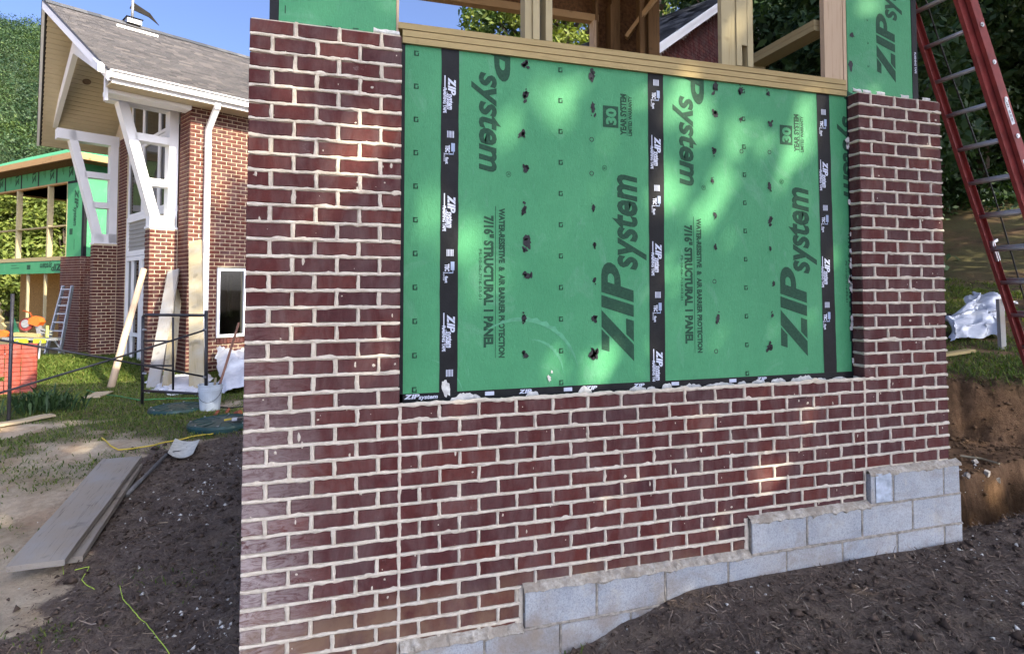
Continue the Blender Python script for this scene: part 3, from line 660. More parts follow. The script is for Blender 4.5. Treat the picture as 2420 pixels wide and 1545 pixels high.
# ------------------------------------------------------------------ timber pavilion behind the brickwork
PY = .09
pv = thing('timber_pavilion', 'unfinished timber pavilion of yellow studs and green printed panels between the two columns', 'pavilion', (.72, PY, 0))
O = (.72, PY, 0)
def part(name, mb, mat, parent=pv, o=O, **kw): return mb.off(o).obj(name, mat, parent, **kw)
fy = PY-.0012
down = lambda x, z, d=0.: (lambda u, v: (x+v, fy-d, z-u))     # reads downwards, letter tops to the right
up_ = lambda x, z, d=0.: (lambda u, v: (x-v, fy-d, z+u))      # reads upwards, letter tops to the left
ZB, ZT = 1.165, 2.997
T1, T2, T3 = .976, 2.213, 3.452
def splat(mb, c, s, seed, y, ar=1., rot=0., n=18, arm=.5, kids=0):
    r = random.Random(seed); vs = []
    for i in range(n):
        t = 2*math.pi*i/n; q = s*(.55+arm*r.random()*(1.2 if r.random() < .3 else .6))
        px, pz = q*math.cos(t), q*math.sin(t)*ar; cr, sr = math.cos(rot), math.sin(rot)
        vs.append((c[0]+px*cr-pz*sr, y, c[1]+px*sr+pz*cr))
    mb.add(vs+[(c[0], y, c[1])], [(i, (i+1) % n, n) for i in range(n)])
    for q in range(kids): splat(mb, (c[0]+r.uniform(-1, 1)*s*.7, c[1]+r.uniform(-1.1, 1.1)*s*ar), s*r.uniform(.25, .6), seed*7+q+1, y, r.uniform(.5, 1.8), r.uniform(-1, 1), 10, .4)
panels = []
for i, (a, b) in enumerate([(.72, T1-.0005), (T1+.0005, T2-.0005), (T2+.0005, T3-.0005), (T3+.0005, 3.75)]):
    m = MB(); m.box((a, PY, ZB-.05), (b, PY+.011, ZT)); p = part('sheathing_panel', m, M['green']); panels.append(p)
    ink = Ink('ink'); X = [.72, T1, T2, T3][i]
    if i:
        dz = (0, 0, -.012, -.03)[i]
        f = down(X+.180, 2.975+dz); ink.logo(f, -.43, 0, .155, .53, True, 'ZI' if i else '', .545)
        ink.text('®', f, .615, .13, .032, .03)
        if i < 3:
            f = up_(X+1.082, 1.312+dz); ink.logo(f, 0, 0, .205, .535, True, '', .555); ink.text('®', f, 1.085, .165, .032, .032)
            sq = [(X+.893, 2.652+dz), (X+.991, 2.652+dz), (X+.991, 2.778+dz), (X+.893, 2.778+dz)]
            f = up_(X+.978, 2.662+dz)
            # stamped square with the figures left blank: built as a frame of ink around light figures
            s = MB(); s.add([(x, fy, z) for x, z in sq], [(0, 1, 2, 3)]); part('printed_square', s, M['ink'], p, (0, 0, 0) if False else O)
            s = MB(); put_text(s, '30', up_(X+.974, 2.668+dz, .0008), 0, 0, .096, .062, 0, .05); part('printed_figures', s, M['green'], p, O)
            ink.text('YEAR SYSTEM', up_(X+1.040, 2.612+dz), 0, 0, .245, .036, 0, .05)
            ink.text('LIMITED WARRANTY', up_(X+1.078, 2.612+dz), 0, 0, .235, .023, 0, .045)
            ink.box((X+1.046, fy-.0002, 2.612+dz), (X+1.049, fy, 2.855+dz))
        f = down(X+.190, 2.112+dz)
        ink.text('7/16" STRUCTURAL 1 PANEL', f, 0, 0, .71, .050, 0, .055)
        ink.text('WATER-RESISTIVE  &  AIR BARRIER PROTECTION', down(X+.272, 2.155+dz), 0, 0, .81, .032, 0, .05)
        ink.box((X+.250, fy-.0002, 1.345+dz), (X+.253, fy, 2.165+dz))
        ink.text('PS-10-06-7/16-03-01', down(X+.160, 1.93+dz), 0, 0, .27, .016, 0, .01)
    # row of nail-guide marks
    xs = {0: [.795], 1: [T1+.63], 2: [T2+.62], 3: []}[i]
    for xx in xs:
        for k in range(11):
            z = 2.955-k*.176
            if z < ZB+.03: continue
            for (u, v, w, h) in ((-.012, .009, .024, .006), (-.012, -.013, .024, .006), (-.012, -.013, .008, .028), (.007, -.012, .006, .016)):
                ink.box((xx+u, fy-.0002, z+v), (xx+u+w, fy, z+v+h))
    ink.build(p, O)
for q, (cx, cz, R_, a0, a1, w) in enumerate([(1.36, 1.18, .36, .25, 2.2, .030), (1.40, 1.22, .22, .1, 1.5, .018), (.80, 1.10, .26, .2, 1.3, .010)]):
    m = MB(); n = 26; vs = []
    for i in range(n+1): t = a0+(a1-a0)*i/n; e = w*math.sin(math.pi*i/n)*(.6+.5*math.sin(i*1.7)**2); vs += [(cx+R_*math.cos(t), fy-.0004, cz+R_*math.sin(t)), (cx+(R_+e)*math.cos(t), fy-.0004, cz+(R_+e)*math.sin(t))]
    m.add(vs, [(2*i, 2*i+1, 2*i+3, 2*i+2) for i in range(n)]); part('chalk_scuff', m, flat('pale_scuff', (.10, .34, .19), .7, .3, .2, 30), panels[0 if q == 2 else 1])
# sealant smears over the nail lines
sm = []
def px_pts(lst): return [(onY(x, y, PY)[[0, 2]], s, ar) for x, y, s, ar in lst]
SM = px_pts([(1240, 152, .042, .5), (1242, 225, .03, 1.2), (1232, 318, .04, .5), (1243, 400, .028, 1.4), (1238, 497, .026, 1.7), (1245, 570, .045, 1.3), (1247, 652, .04, .6), (1238, 752, .028, 1.2), (1242, 840, .03, .7),
  (1397, 182, .038, 1.1), (1401, 255, .024, 2.), (1402, 492, .022, 1.4), (1405, 578, .024, 1.), (1404, 662, .02, 1.2), (1404, 752, .03, 1.), (1400, 835, .06, .5),
  (1690, 205, .036, 1.2), (1750, 215, .030, 1.3), (1815, 221, .024, .9), (1690, 270, .036, 1.), (1750, 283, .018, .9), (1688, 358, .024, 1.5), (1683, 428, .022, 1.), (1690, 508, .02, 1.4), (1690, 585, .02, 1.2), (1696, 752, .026, 1.8),
  (1820, 295, .03, .8), (1818, 440, .024, 1.8), (1820, 520, .026, 1.6), (1820, 588, .018, 1.), (1828, 670, .022, 1.), (1825, 745, .018, 1.1), (1820, 820, .042, .8)])
for q, (c, s, ar) in enumerate(SM):
    m = MB(); splat(m, c, s*.74, 400+q, fy-.002, ar*1.25, random.Random(q).uniform(-.6, .6), 22, .35, 4)
    pi = panels[1] if c[0] < T2 else panels[2]; part('sealant_smear', m, M['smear'], pi)
for (x, y) in [(1398, 330), (1398, 410), (1688, 665), (1692, 830), (1818, 360), (1752, 358)]:
    c = onY(x, y, PY); m = MB()
    m.lathe((0, 0, 0), [(.010, 0), (.014, 0)], 12); m.v = [(c[0]+a, fy-.0006, c[2]+b) for a, b, _ in m.v]; part('nail_ring', m, M['smear'], panels[1] if c[0] < T2 else panels[2])
# black flashing tape with its printing
def tape(x0, x1, z0, z1, phase=None, tilt=0.):
    m = MB(); n = 24; vs = []; r = random.Random(int(x0*100))
    for i in range(n+1):
        z = z0+(z1-z0)*i/n; t = tilt*(1-i/n)
        vs += [(x0+t+r.uniform(-.0015, .0015), fy-.0008, z), (x1+t+r.uniform(-.0015, .0015), fy-.0008, z)]
    m.add(vs, [(2*i, 2*i+1, 2*i+3, 2*i+2) for i in range(n)]); t = part('flashing_tape', m, M['tape'])
    if phase is None: return t
    pr = Ink('tapeprint'); bl = MB(); z = phase
    c = (x0+x1)/2
    while z > z0-.1:
        f = down(c-.012, z, .0012); L = min(.165, z-z0-.01)
        if z < z1 and L > .15:
            pr.logo(f, 0, 0, .042, .088, True, '', .086); pr.box((c-.032, fy-.0022, z-.09), (c-.026, fy-.0020, z+.012)); pr.box((c-.018, fy-.0022, z-.165), (c-.016, fy-.0020, z-.075))
            pr.text('FLASHING TAPE', down(c-.037, z-.055, .0012), 0, 0, .135, .017, 0, .04)
        zz = z-.285
        if z0+.05 < zz < z1:
            for q in range(5): pr.box((c-.016+q*.008, fy-.0022, zz-.036), (c-.0115+q*.008, fy-.0020, zz))
        zz = z-.35
        if z0+.14 < zz < z1-.01:
            bl.box((c+.006, fy-.0022, zz-.045), (c+.026, fy-.0020, zz)); bl.box((c-.006, fy-.0022, zz-.062), (c+.02, fy-.0020, zz-.056)); bl.box((c+.016, fy-.0022, zz-.062), (c+.02, fy-.0020, zz-.04))
            f = down(c-.024, zz-.012, .0012); pr.text('TEC', f, 0, 0, .040, .023, 0, .05); pr.text('|  fast', f, .046, 0, .055, .016, 0, .03); pr.text('INNOVATIONS', down(c-.034, zz-.055, .0012), 0, 0, .045, .008, 0, .01)
        z -= .632
    pr.build(t, O)
    if bl.v: part('printed_emblem', bl, M['tapeblue'], t, kind='stuff')
    return t
zp = lambda y, x: float(onY(x, y, PY)[2])
tape(T1-.048, T1+.048, ZB, ZT+.002, zp(186, 1068)+.632, -.004)
tape(T2-.050, T2+.052, ZB, ZT+.002, zp(325, 1548)+.632, -.004)
tape(T3-.050, T3+.052, ZB, ZT+.002, zp(382, 1935)+.632, .02)
m = MB(); m.box((.712, PY-.004, 1.11), (.737, PY-.0015, ZT)); part('edge_tape', m, M['tape'])
m = MB(); m.box((3.648, PY-.006, 1.12), (3.668, PY-.0015, ZT)); part('edge_tape', m, M['tape'])
m = MB(); m.box((.72, PY-.004, 1.118), (3.66, PY-.0024, ZB+.012)); bt = part('flashing_tape', m, M['tape'])
m = Ink('tapeprint'); f = lambda u, v: (.745+u, PY-.0052, 1.150+v)
m.logo(f, 0, 0, .024, .075, True, '', .10)
for xx in (1.36, 1.75, 2.05, 2.9): m.logo(lambda u, v, xx=xx: (xx+u, PY-.0052, 1.148+v), 0, 0, .022, .07, False)
for xx in (1.17, 1.62, 2.3, 2.7): m.box((xx, PY-.0056, 1.148), (xx+.05, PY-.0052, 1.168))
m.build(bt, O)
# timber ledger below the sheathing, seen in the gap over the low wall
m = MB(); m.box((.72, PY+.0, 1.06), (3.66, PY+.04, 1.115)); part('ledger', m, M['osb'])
# white mortar dragged over the bottom tape and along the right edge
r = random.Random(5); x = .98
while x < 3.64:
    L = r.uniform(.05, .24); n = int(L/.009)+2; h = r.uniform(.012, .034); vs = []
    for i in range(n):
        t = i/(n-1); e = math.sin(math.pi*min(1, max(0, t)))**.5; a = float(fbm(np.array([(x+L*t)*60]), np.array([3.]), 9)[0])
        vs += [(x+L*t, PY-.0075-.004*a, 1.134-.004*r.random()), (x+L*t, PY-.0075-.006*a, 1.134+h*e*(.35+1.3*a))]
    m = MB(); m.add(vs, [(2*i, 2*i+2, 2*i+3, 2*i+1) for i in range(n-1)]); part('mortar_smear', m, M['lime']); x += L + (r.uniform(.0, .05) if x > 1.9 else r.uniform(.12, .28))
for q in range(16):
    m = MB(); splat(m, (3.650+r.uniform(-.008, .006), 1.2+1.55*r.random()**.8), r.uniform(.008, .022), 800+q, PY-.009, 1.6); part('mortar_splash', m, M['lime'])
for x, y, s in [(1052, 915, .03), (1297, 893, .012), (1303, 878, .007)]:
    c = onY(x, y, PY); m = MB(); splat(m, (c[0], c[2]), s, 900+x, PY-.008, 1.8, .2); part('mortar_splash', m, M['lime'])
# sill of three plies
for k in range(3):
    m = MB(); z = 2.999+k*.0378; dx = (0, 0, -.022)[k]
    m.box((.722+dx, PY-.016+(.0, .002, .003)[k], z), (3.640, PY+.125, z+.0325)); part('sill_plate', m, M['treated_x'])
ZS = 3.112
# upper green panels over the columns, with timber edges
for (a, b, nm) in ((.118, .690, 0), (3.668, 4.236, 1)):
    m = MB(); m.box((a, PY, 2.92), (b, PY+.011, 4.6)); p = part('sheathing_panel', m, M['green'])
    ink = Ink('ink')
    if nm:
        ink.logo(up_(4.085, 3.150), 0, 0, .165, .44, True, '', .48)
        for z in (3.22, 3.38, 3.54): ink.box((3.838, fy-.0003, z), (3.850, fy, z+.003)); ink.box((3.838, fy-.0003, z), (3.841, fy, z+.014)); ink.box((3.848, fy-.0003, z), (3.851, fy, z+.014))
        for q, (x, y) in enumerate([(2012, 84), (2010, 155), (2016, 228)]): c = onY(x, y, PY); s_ = MB(); splat(s_, (c[0], c[2]), (.026, .024, .012)[q], 60+q, fy-.002, (1, 2., 1)[q]); part('sealant_smear', s_, M['smear'], p)
    else:
        for x in (.20, .34, .47, .60): ink.box((x, fy-.0003, 3.035+.035*(x-.2)), (x+.03, fy, 3.041+.035*(x-.2)))
        ink.box((.145, fy-.0003, 3.08), (.150, fy, 3.12))
    ink.build(p, O)
m = MB(); m.box((.075, PY+.0, 2.9), (.1165, PY+.03, 4.6)); part('flashing_tape', m, M['tape'])
m = MB(); m.box((4.2375, PY-.003, 2.9), (4.285, PY+.03, 4.6)); t = part('flashing_tape', m, M['tape'])
m = MB(); put_text(m, 'FLASHING TAPE', down(4.255, 3.37, .004), 0, 0, .15, .016, 0, .02); part('printed_word', m, M['tapeprint'], t)
def stud(x0, x1, y0, y1, z0, z1, mat='treated_z', nm='stud'): m = MB(); m.box((x0, y0, z0), (x1, y1, z1)); return part(nm, m, M[mat])
# jamb studs beside the upper panels and the stud groups on the sill
stud(.688, .703, PY, PY+.14, ZS-.10, 4.6, 'pine_z'); stud(.12, .158, PY+.012, PY+.15, 2.7, 4.6, 'pine_z')
stud(3.482, 3.634, PY+.004, PY+.040, ZS, 4.6, 'pine_z'); stud(3.636, 3.662, PY+.0, PY+.14, ZS-.1, 4.6, 'pine_z')
stud(1.400, 1.440, PY+.01, PY+.099, ZS, 4.6); stud(1.4415, 1.480, PY-.008, PY+.081, ZS, 4.6); stud(1.517, 1.556, PY-.008, PY+.13, ZS, 4.6)
stud(2.680, 2.781, PY-.002, PY+.036, ZS, 4.6); stud(2.783, 2.821, PY-.012, PY+.126, ZS, 4.6); stud(2.864, 2.905, PY-.012, PY+.126, ZS, 4.6); stud(2.8225, 2.8625, PY-.010, PY+.126, 3.245, 4.6)
m = MB(); m.box((.16, PY+.012, 4.38), (4.23, PY+.15, 4.6)); part('header', m, M['pine_x'])
# low sill of the right end wall, running away from the viewer
YF = 3.05
for k in range(2): m = MB(); m.box((3.46, .16, 3.455+k*.038), (3.60, 1.45, 3.491+k*.038)); part('end_sill', m, M['treated_y'])
stud(3.46, 3.60, 1.28, 1.318, 2.4, 3.454); stud(3.46, 3.60, .8, .838, 2.4, 3.454); stud(3.46, 3.60, 1.41, 1.449, 2.4, 3.454)
# far wall with its window opening, posts coloured dark for the shade indoors
stud(3.30, 3.34, YF-.14, YF, 1., 4.9, 'shadepine', 'far_stud')
for q, (a, b, y0) in enumerate([(3.13, 3.16, YF-.02), (3.34, 3.44, YF), (3.60, 3.66, YF-.16), (3.665, 3.72, YF-.10), (3.722, 3.86, YF-.14)]): stud(a, b, y0-.09, y0, 1., 5.1, 'shadepine', 'far_stud')
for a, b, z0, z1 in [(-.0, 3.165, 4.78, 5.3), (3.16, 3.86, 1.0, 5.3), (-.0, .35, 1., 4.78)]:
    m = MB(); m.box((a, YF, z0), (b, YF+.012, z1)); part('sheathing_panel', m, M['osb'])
m = MB(); m.box((-.0, YF-.10, 4.70), (3.17, YF-.005, 4.778)); part('header', m, M['pine_x'])
m = MB(); m.box((3.100, YF-.12, 3.9), (3.132, YF-.0, 4.70)); part('jamb', m, M['pine_z'])
m = MB(); m.box((0, YF-.14, 3.4), (3.86, YF-.0, 3.45)); part('far_sill', m, M['pine_x'])
m = MB(); m.beam((3.50, YF-.12, 4.55), (3.80, YF-.3, 5.0), .09, .04); part('brace', m, M['pine_x'])
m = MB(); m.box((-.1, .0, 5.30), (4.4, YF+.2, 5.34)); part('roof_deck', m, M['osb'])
m = MB(); m.box((3.80, .45, .55), (3.90, YF, 1.05)); part('end_wall', m, M['block'])
m = MB(); m.box((.45, .45, .6), (.47, YF, 3.0)); part('end_wall', m, M['osb'])

# ------------------------------------------------------------------ red extension ladder against the right end
def rail_pt(z): return Vector((4.704+(3.87-z)*.413, 0, z))
ld = thing('extension_ladder', 'long red extension ladder leaning behind the right brick column', 'ladder', (rail_pt(H(6.2, .2)).x, .2, H(6.2, .2)))
p0, p1 = rail_pt(-.05), rail_pt(4.9); dl = (p1-p0).normalized(); nl = Vector((dl.z, 0, -dl.x))   # nl: away from the building
LO = tuple(ld.location)
for sec, (y0, y1, off, mt) in enumerate([(.015, .455, 0., 'red'), (.055, .415, -.055, 'red')]):
    for sgn, yy in ((1, y0), (-1, y1)):
        m = MB(); a = p0 + nl*off + Vector((0, yy, 0)); b = p1 + nl*off + Vector((0, yy, 0)); t = .0045
        if sec: a = a + dl*.9
        m.beam(a, b, t, .066, nl)                                                # web
        for e in (-.0355, .0355): m.beam(a+nl*e+Vector((0, sgn*.013, 0)), b+nl*e+Vector((0, sgn*.013, 0)), .030, t, nl)
        m.off(LO).obj('rail', M[mt], ld)
    k = 0; z = 3.87-14*.2602
    while z < 4.85:
        c = p0 + dl*(z-p0.z)/dl.z + nl*off
        zr = c.z
        if not (sec and zr < .9):
            m = MB(); m.tube([c+Vector((0, y0+.002, 0)), c+Vector((0, y1-.002, 0))], .0155, 10); m.off(LO).obj('rung', M['alu'], ld, smooth=True)
            if sec == 0:
                m = MB(); cc = c+Vector((0, y0-.003, 0)); m.tube([cc, cc-Vector((0, .006, 0))], .017, 12); m.tube([cc-Vector((0, .006, 0)), cc-Vector((0, .010, 0))], .008, 8); m.off(LO).obj('rung_cap', M['alu'], ld)
        z += .2602
for (z, L, w, mt, yy) in [(3.00, .19, .034, 'sheet', .015), (2.60, .14, .045, 'sheet', .015), (2.78, .20, .04, 'sheet', .455), (2.42, .11, .045, 'yellow', .455)]:
    c = rail_pt(z); m = MB()
    q = Vector((0, yy-.0032 if yy < 0 else yy-.0032, 0)); m.beam(c+q-dl*L/2, c+q+dl*L/2, .0012, w, nl); lb = m.off(LO).obj('label', M[mt], ld)
    m = MB(); fnl = lambda u, v, c=c, q=q, L=L: c+q+Vector((0, -.0016, 0))-dl*(L*.40)+dl*u+nl*(v-.008)
    put_text(m, 'CAUTION' if mt == 'yellow' else ('LADDER' if z < 3 else '225 lb'), fnl, 0, 0, L*.8, w*.45, 0, .02); m.off(LO).obj('label_print', M['black'], lb)
m = MB(); q = [rail_pt(z)+nl*(.03+.01*math.sin(z*3))+Vector((0, .33+.012*math.sin(z*2), 0)) for z in np.linspace(.4, 4.8, 24)]; m.tube(q, .006, 6); m.off(LO).obj('rope', M['pipe'], ld, smooth=True)
m = MB(); c = rail_pt(1.95)+nl*-.02+Vector((0, .40, 0)); m.beam(c, c+dl*.16, .02, .03, nl); m.beam(c+dl*.16-nl*.01, c+dl*.16+nl*.05, .025, .02, dl); m.off(LO).obj('rung_lock', M['alu'], ld)
# ------------------------------------------------------------------ finished brick building with the steep gable
AL = rad(60.02); AX = np.array([math.sin(AL), math.cos(AL), 0]); BX = np.array([-math.cos(AL), math.sin(AL), 0])
CB = atd(441, 700, 11.8); CB[2] = 0
RZB = math.pi/2-AL
hb = thing('gable_building', 'finished red brick building with steep grey shingle roof and white timber braces', 'building', CB, RZB)
def L3(p): d = np.array(p)-CB; return np.array([d@AX, d@BX, d[2]])
def Wd(a, b, z): return CB+AX*a+BX*b+np.array([0, 0, z])
def side(x, y, b=0.): return L3(onp(x, y, CB+BX*b, BX))
def gab(x, y, a=0.): return L3(onp(x, y, CB+AX*a, AX))
def hp(name, mb, mat, parent=None, **kw): return mb.obj(name, mat if not isinstance(mat, str) else M[mat], parent or hb, **kw)
WB, EZ, RZ_, OV = 6.2, 5.62, 7.92, .45
def roofz(b): return EZ+(RZ_-EZ)*(min(b, WB-b)+OV)/(WB/2+OV)
AEND = 10.
# masonry cores
m = MB(); m.box((.012, .012, -.5), (AEND, .30, .70)); m.box((.012, .012, 2.18), (AEND, .30, 5.55)); m.box((.012, .012, .70), (.56, .30, 2.18)); m.box((1.17, .012, .70), (AEND, .30, 2.18)); m.box((.012, .3, -.5), (.30, .60, 5.8)); m.box((.012, 4.56, -.5), (.30, WB, 5.55)); 
sa = sorted(side(x, 700, WB-.15)[0] for x in (529.5, 534, 539, 545)); sz0, sz1 = side(535, 748, WB-.15)[2], side(535, 650, WB-.15)[2]
for q0, q1 in ((.012, sa[0]), (sa[1], sa[2]), (sa[3], AEND)): m.box((q0, WB-.3, -.5), (q1, WB, 5.55))
for q0, q1 in ((sa[0], sa[1]), (sa[2], sa[3])): m.box((q0, WB-.3, -.5), (q1, WB, sz0)); m.box((q0, WB-.3, sz1), (q1, WB, 5.55))
m.prism([(.312, 5.8), (.6, 5.8), (.6, roofz(.6)-.2), (.312, roofz(.312)-.2)], lambda u, v, t: (t, u, v), .012, .3)
m.prism([(4.56, 5.5), (6.1, 5.5), (4.56, roofz(4.56)-.2)], lambda u, v, t: (t, u, v), .012, .3)
m.box((-.50, .62, -.5), (.012, .94, 2.965)); m.box((-.50, 5.26, -.5), (.012, 5.58, 2.89))
hp('mortar', m, 'mortar2')
cells = []   # (priority, local centre, L, rot) bricks on every face
C0 = CRS; jb2, jh2 = .0175, .0175
for k in range(-4, 69):
    zc = (k+.5)*C0; odd = k % 2
    # side wall
    a = -BP/2 if odd else 0.
    while a < AEND-.1:
        a0, a1 = max(a, 0), a+BP
        if zc < 5.53:
            segs = [(a0, a1)]
            if .66 < zc < 2.2: segs = [(a0, min(a1, .565)), (max(a0, 1.165), a1)]
            for s0, s1 in segs:
                if s1-s0 > .05: cells.append((s0*1.0+abs(zc-2)*.02, ((s0+s1)/2+(0 if s0 < .01 else .003), 0, zc), s1-s0-jh2, 0))
        a += BP
    def run(n, x_of, rot, nb, prio, zmax, zmin=-.4):
        if not zmin < zc < zmax: return
        t = -BP/2 if odd else 0.
        while t < n-.03:
            t0, t1 = max(t, 0), min(t+BP, n)
            if t1-t0 > .05: cells.append((prio+t*.2, x_of((t0+t1)/2, zc), t1-t0-jh2, rot))
            t += BP
    run(.61, lambda t, z: (0, t, z), -math.pi/2, 0, .6, 5.75)                   # return beside the corner
    run(.51, lambda t, z: (-.51+t, .61, z), 0, 0, .3, 2.96)                      # right pier, front
    run(.34, lambda t, z: (-.51, .61+t, z), -math.pi/2, 0, .7, 2.96)
    run(.51, lambda t, z: (-.51+t, 5.25, z), 0, 0, 1.2, 2.88)                    # left pier
    run(.34, lambda t, z: (-.51, 5.25+t, z), -math.pi/2, 0, 1.8, 2.88)
    run(.70, lambda t, z: (0, 4.55+t, z), -math.pi/2, 0, 1.6, 5.85)
    run(.62, lambda t, z: (0, 5.58+t, z), -math.pi/2, 0, 2.8, 5.45)
cells.sort(key=lambda c: c[0]); BC = {}; stf = MB()
for i, (pr, c, L, rot) in enumerate(cells):
    if i < 300:
        key = round(L, 3)
        if key not in BC: q = MB(); q.box((-L/2, 0, -C0/2+jb2/2), (L/2, .02, C0/2-jb2/2)); BC[key] = q.mesh('brick', M['brick2'])
        link('brick', BC[key], hb, loc=c, rot=(0, 0, rot))
    else:
        q = MB(); q.box((-L/2, 0, -C0/2+jb2/2), (L/2, .02, C0/2-jb2/2)); cr, sr = math.cos(rot), math.sin(rot)
        q.v = [(c[0]+x*cr-y*sr, c[1]+x*sr+y*cr, c[2]+z) for x, y, z in q.v]; stf.add(q.v, q.f)
hp('brick', stf, 'brick2', kind='stuff')
# row of sill bricks on end under the small window
for i in range(9):
    m = MB(); m.box((.575+i*.067, -.025, .60), (.575+i*.067+.058, .05, .705)); hp('sill_brick', m, 'brick2')
# small side window
def window(name, u0, u1, z0, z1, fn, fw, mul=(), hor=(), glass='glass', dp=1.):
    m = MB(); P_ = lambda a, b, d0, d1: [fn(*q) for q in ((a[0], a[1], d0), (b[0], a[1], d0), (b[0], b[1], d0), (a[0], b[1], d0), (a[0], a[1], d1), (b[0], a[1], d1), (b[0], b[1], d1), (a[0], b[1], d1))]
    FF = [(0,1,2,3),(7,6,5,4),(4,5,1,0),(5,6,2,1),(6,7,3,2),(7,4,0,3)]
    for a, b in [((u0, z0), (u0+fw, z1)), ((u1-fw, z0), (u1, z1)), ((u0+fw, z1-fw), (u1-fw, z1)), ((u0+fw, z0), (u1-fw, z0+fw))]: m.add(P_(a, b, -.03*dp, .05*dp), FF)
    for x in mul: m.add(P_((x-fw*.4, z0+fw), (x+fw*.4, z1-fw), -.025*dp, .04*dp), FF)
    for z in hor: m.add(P_((u0+fw, z-fw*.4), (u1-fw, z+fw*.4), -.022*dp, .04*dp), FF)
    w = hp(name, m, 'white'); p = MB(); p.add([fn(u0+fw*.5, z0+fw*.5, .02), fn(u1-fw*.5, z0+fw*.5, .02), fn(u1-fw*.5, z1-fw*.5, .02), fn(u0+fw*.5, z1-fw*.5, .02)], [(0, 1, 2, 3)])
    hp('pane', p, glass, w); return w
window('window', .567, 1.163, .725, 2.155, lambda u, z, d: (u, d, z), .058, (), (), 'clearglass')
# gable front: door below, grey clapboards, tall windows above
gf = lambda u, z, d: (.06+d, u, z)
window('door', 3.3, 4.55, -.08, 2.52, gf, .10, (4.02,), (.62,)); window('door', 1.98, 3.28, -.08, 2.52, gf, .10, (2.7,), (.62,))
m = MB(); m.box((.03, .94, 2.53), (.10, 4.55, 2.66)); m.box((.03, .94, 3.38), (.10, 4.55, 3.50)); m.box((.03, 4.47, 2.66), (.09, 4.55, 3.38)); hp('trim_board', m, 'white')
for i in range(7):
    z = 2.665+i*.1025; m = MB(); m.prism([(.062, z), (.085, z), (.085, z+.100), (.076, z+.100)], lambda u, v, t: (u, t, v), .95, 4.468); hp('clapboard', m, 'greysiding')
for u0, u1 in ((3.36, 4.55), (2.15, 3.35), (.95, 2.14)): window('window', u0, u1, 3.51, 5.2, gf, .075, (), (), 'glass', .35)
for u0, u1 in ((3.36, 4.40), (2.15, 3.35), (.75, 2.14)):
    zt = min(roofz(u0), roofz(u1))-.28; window('window', u0, u1, 5.22, max(zt, 5.7), gf, .075, (), (), 'glass', .35)
m = MB(); m.prism([(.6, 5.2), (5.6, 5.2), (5.6, roofz(5.6)-.2), (3.1, 7.7), (.6, roofz(.6)-.2)], lambda u, v, t: (t, u, v), .12, .16); hp('gable_wall', m, 'dark')
m = MB(); m.box((.17, .6, -.2), (.22, 4.55, 5.5)); hp('back_wall', m, 'dark'); m = MB(); m.box((.3, .31, .05), (AEND, WB-.31, .10)); m.box((.3, .31, 5.3), (AEND, WB-.31, 5.36)); m.box((AEND-.1, .31, .1), (AEND, WB-.31, 5.3)); hp('room_lining', m, 'dark')
# roof: two slabs with a pointed (prow) front, shingle courses, fascia, gutter, beige soffit boards
def aF(b): return -1.47-.46*(min(b, WB-b)+OV)/(WB/2+OV)      # front edge of the roof
m = MB(); TH = .16
for s in (0, 1):
    f = (lambda b: b) if not s else (lambda b: WB-b)
    e0, r0 = -OV, WB/2
    pts8 = [(aF(e0), f(e0), EZ), (AEND+.4, f(e0), EZ), (AEND+.4, f(r0), RZ_), (aF(r0), f(r0), RZ_)]
    m.add([(a, b, z-.012) for a, b, z in pts8]+[(a, b, z-TH) for a, b, z in pts8], [(0,1,2,3),(7,6,5,4),(4,5,1,0),(5,6,2,1),(6,7,3,2),(7,4,0,3)])
rf = hp('roof', m, 'shingle')
sh = MB(); SL = math.hypot(WB/2+OV, RZ_-EZ); nC = int(SL/.118); r = random.Random(3)
for s in (0, 1):
    for i in range(nC+1):
        t0 = i/nC; t1 = min(1., (i+1.15)/nC); a = aF(-OV+t0*(WB/2+OV))-.015
        amax = AEND+.3 if not s else .4; a -= 0
        first = True
        while a < amax:
            w = r.choice((.10, .14, .17, .22, .28)); a1 = a+w
            lift = r.choice((.012, .012, .019)); 
            b0 = -OV-.02+t0*(WB/2+OV+.02); b1 = -OV+t1*(WB/2+OV); z0 = EZ+t0*(RZ_-EZ); z1 = EZ+t1*(RZ_-EZ)
            if s: b0, b1 = WB-b0, WB-b1
            sh.add([(a, b0, z0+lift-.012), (a1-.004, b0, z0+lift-.012), (a1-.004, b1, z1-.010), (a, b1, z1-.010), (a, b0, z0-.014), (a1-.004, b0, z0-.014)], [(0, 1, 2, 3), (4, 5, 1, 0)])
            a = a1
hp('shingle', sh, 'shingle', rf, kind='stuff')
m = MB()
for i in range(28): a = aF(WB/2)+i*.25; m.prism([(-.16, -.10), (0, .012), (.16, -.10), (.16, -.085), (0, .03), (-.16, -.085)], lambda u, v, t: (t, WB/2+u, RZ_+.01+v+(.004 if int(t*4) % 2 else 0)), a, a+.246)
hp('ridge_cap', m, 'shingle2', rf)
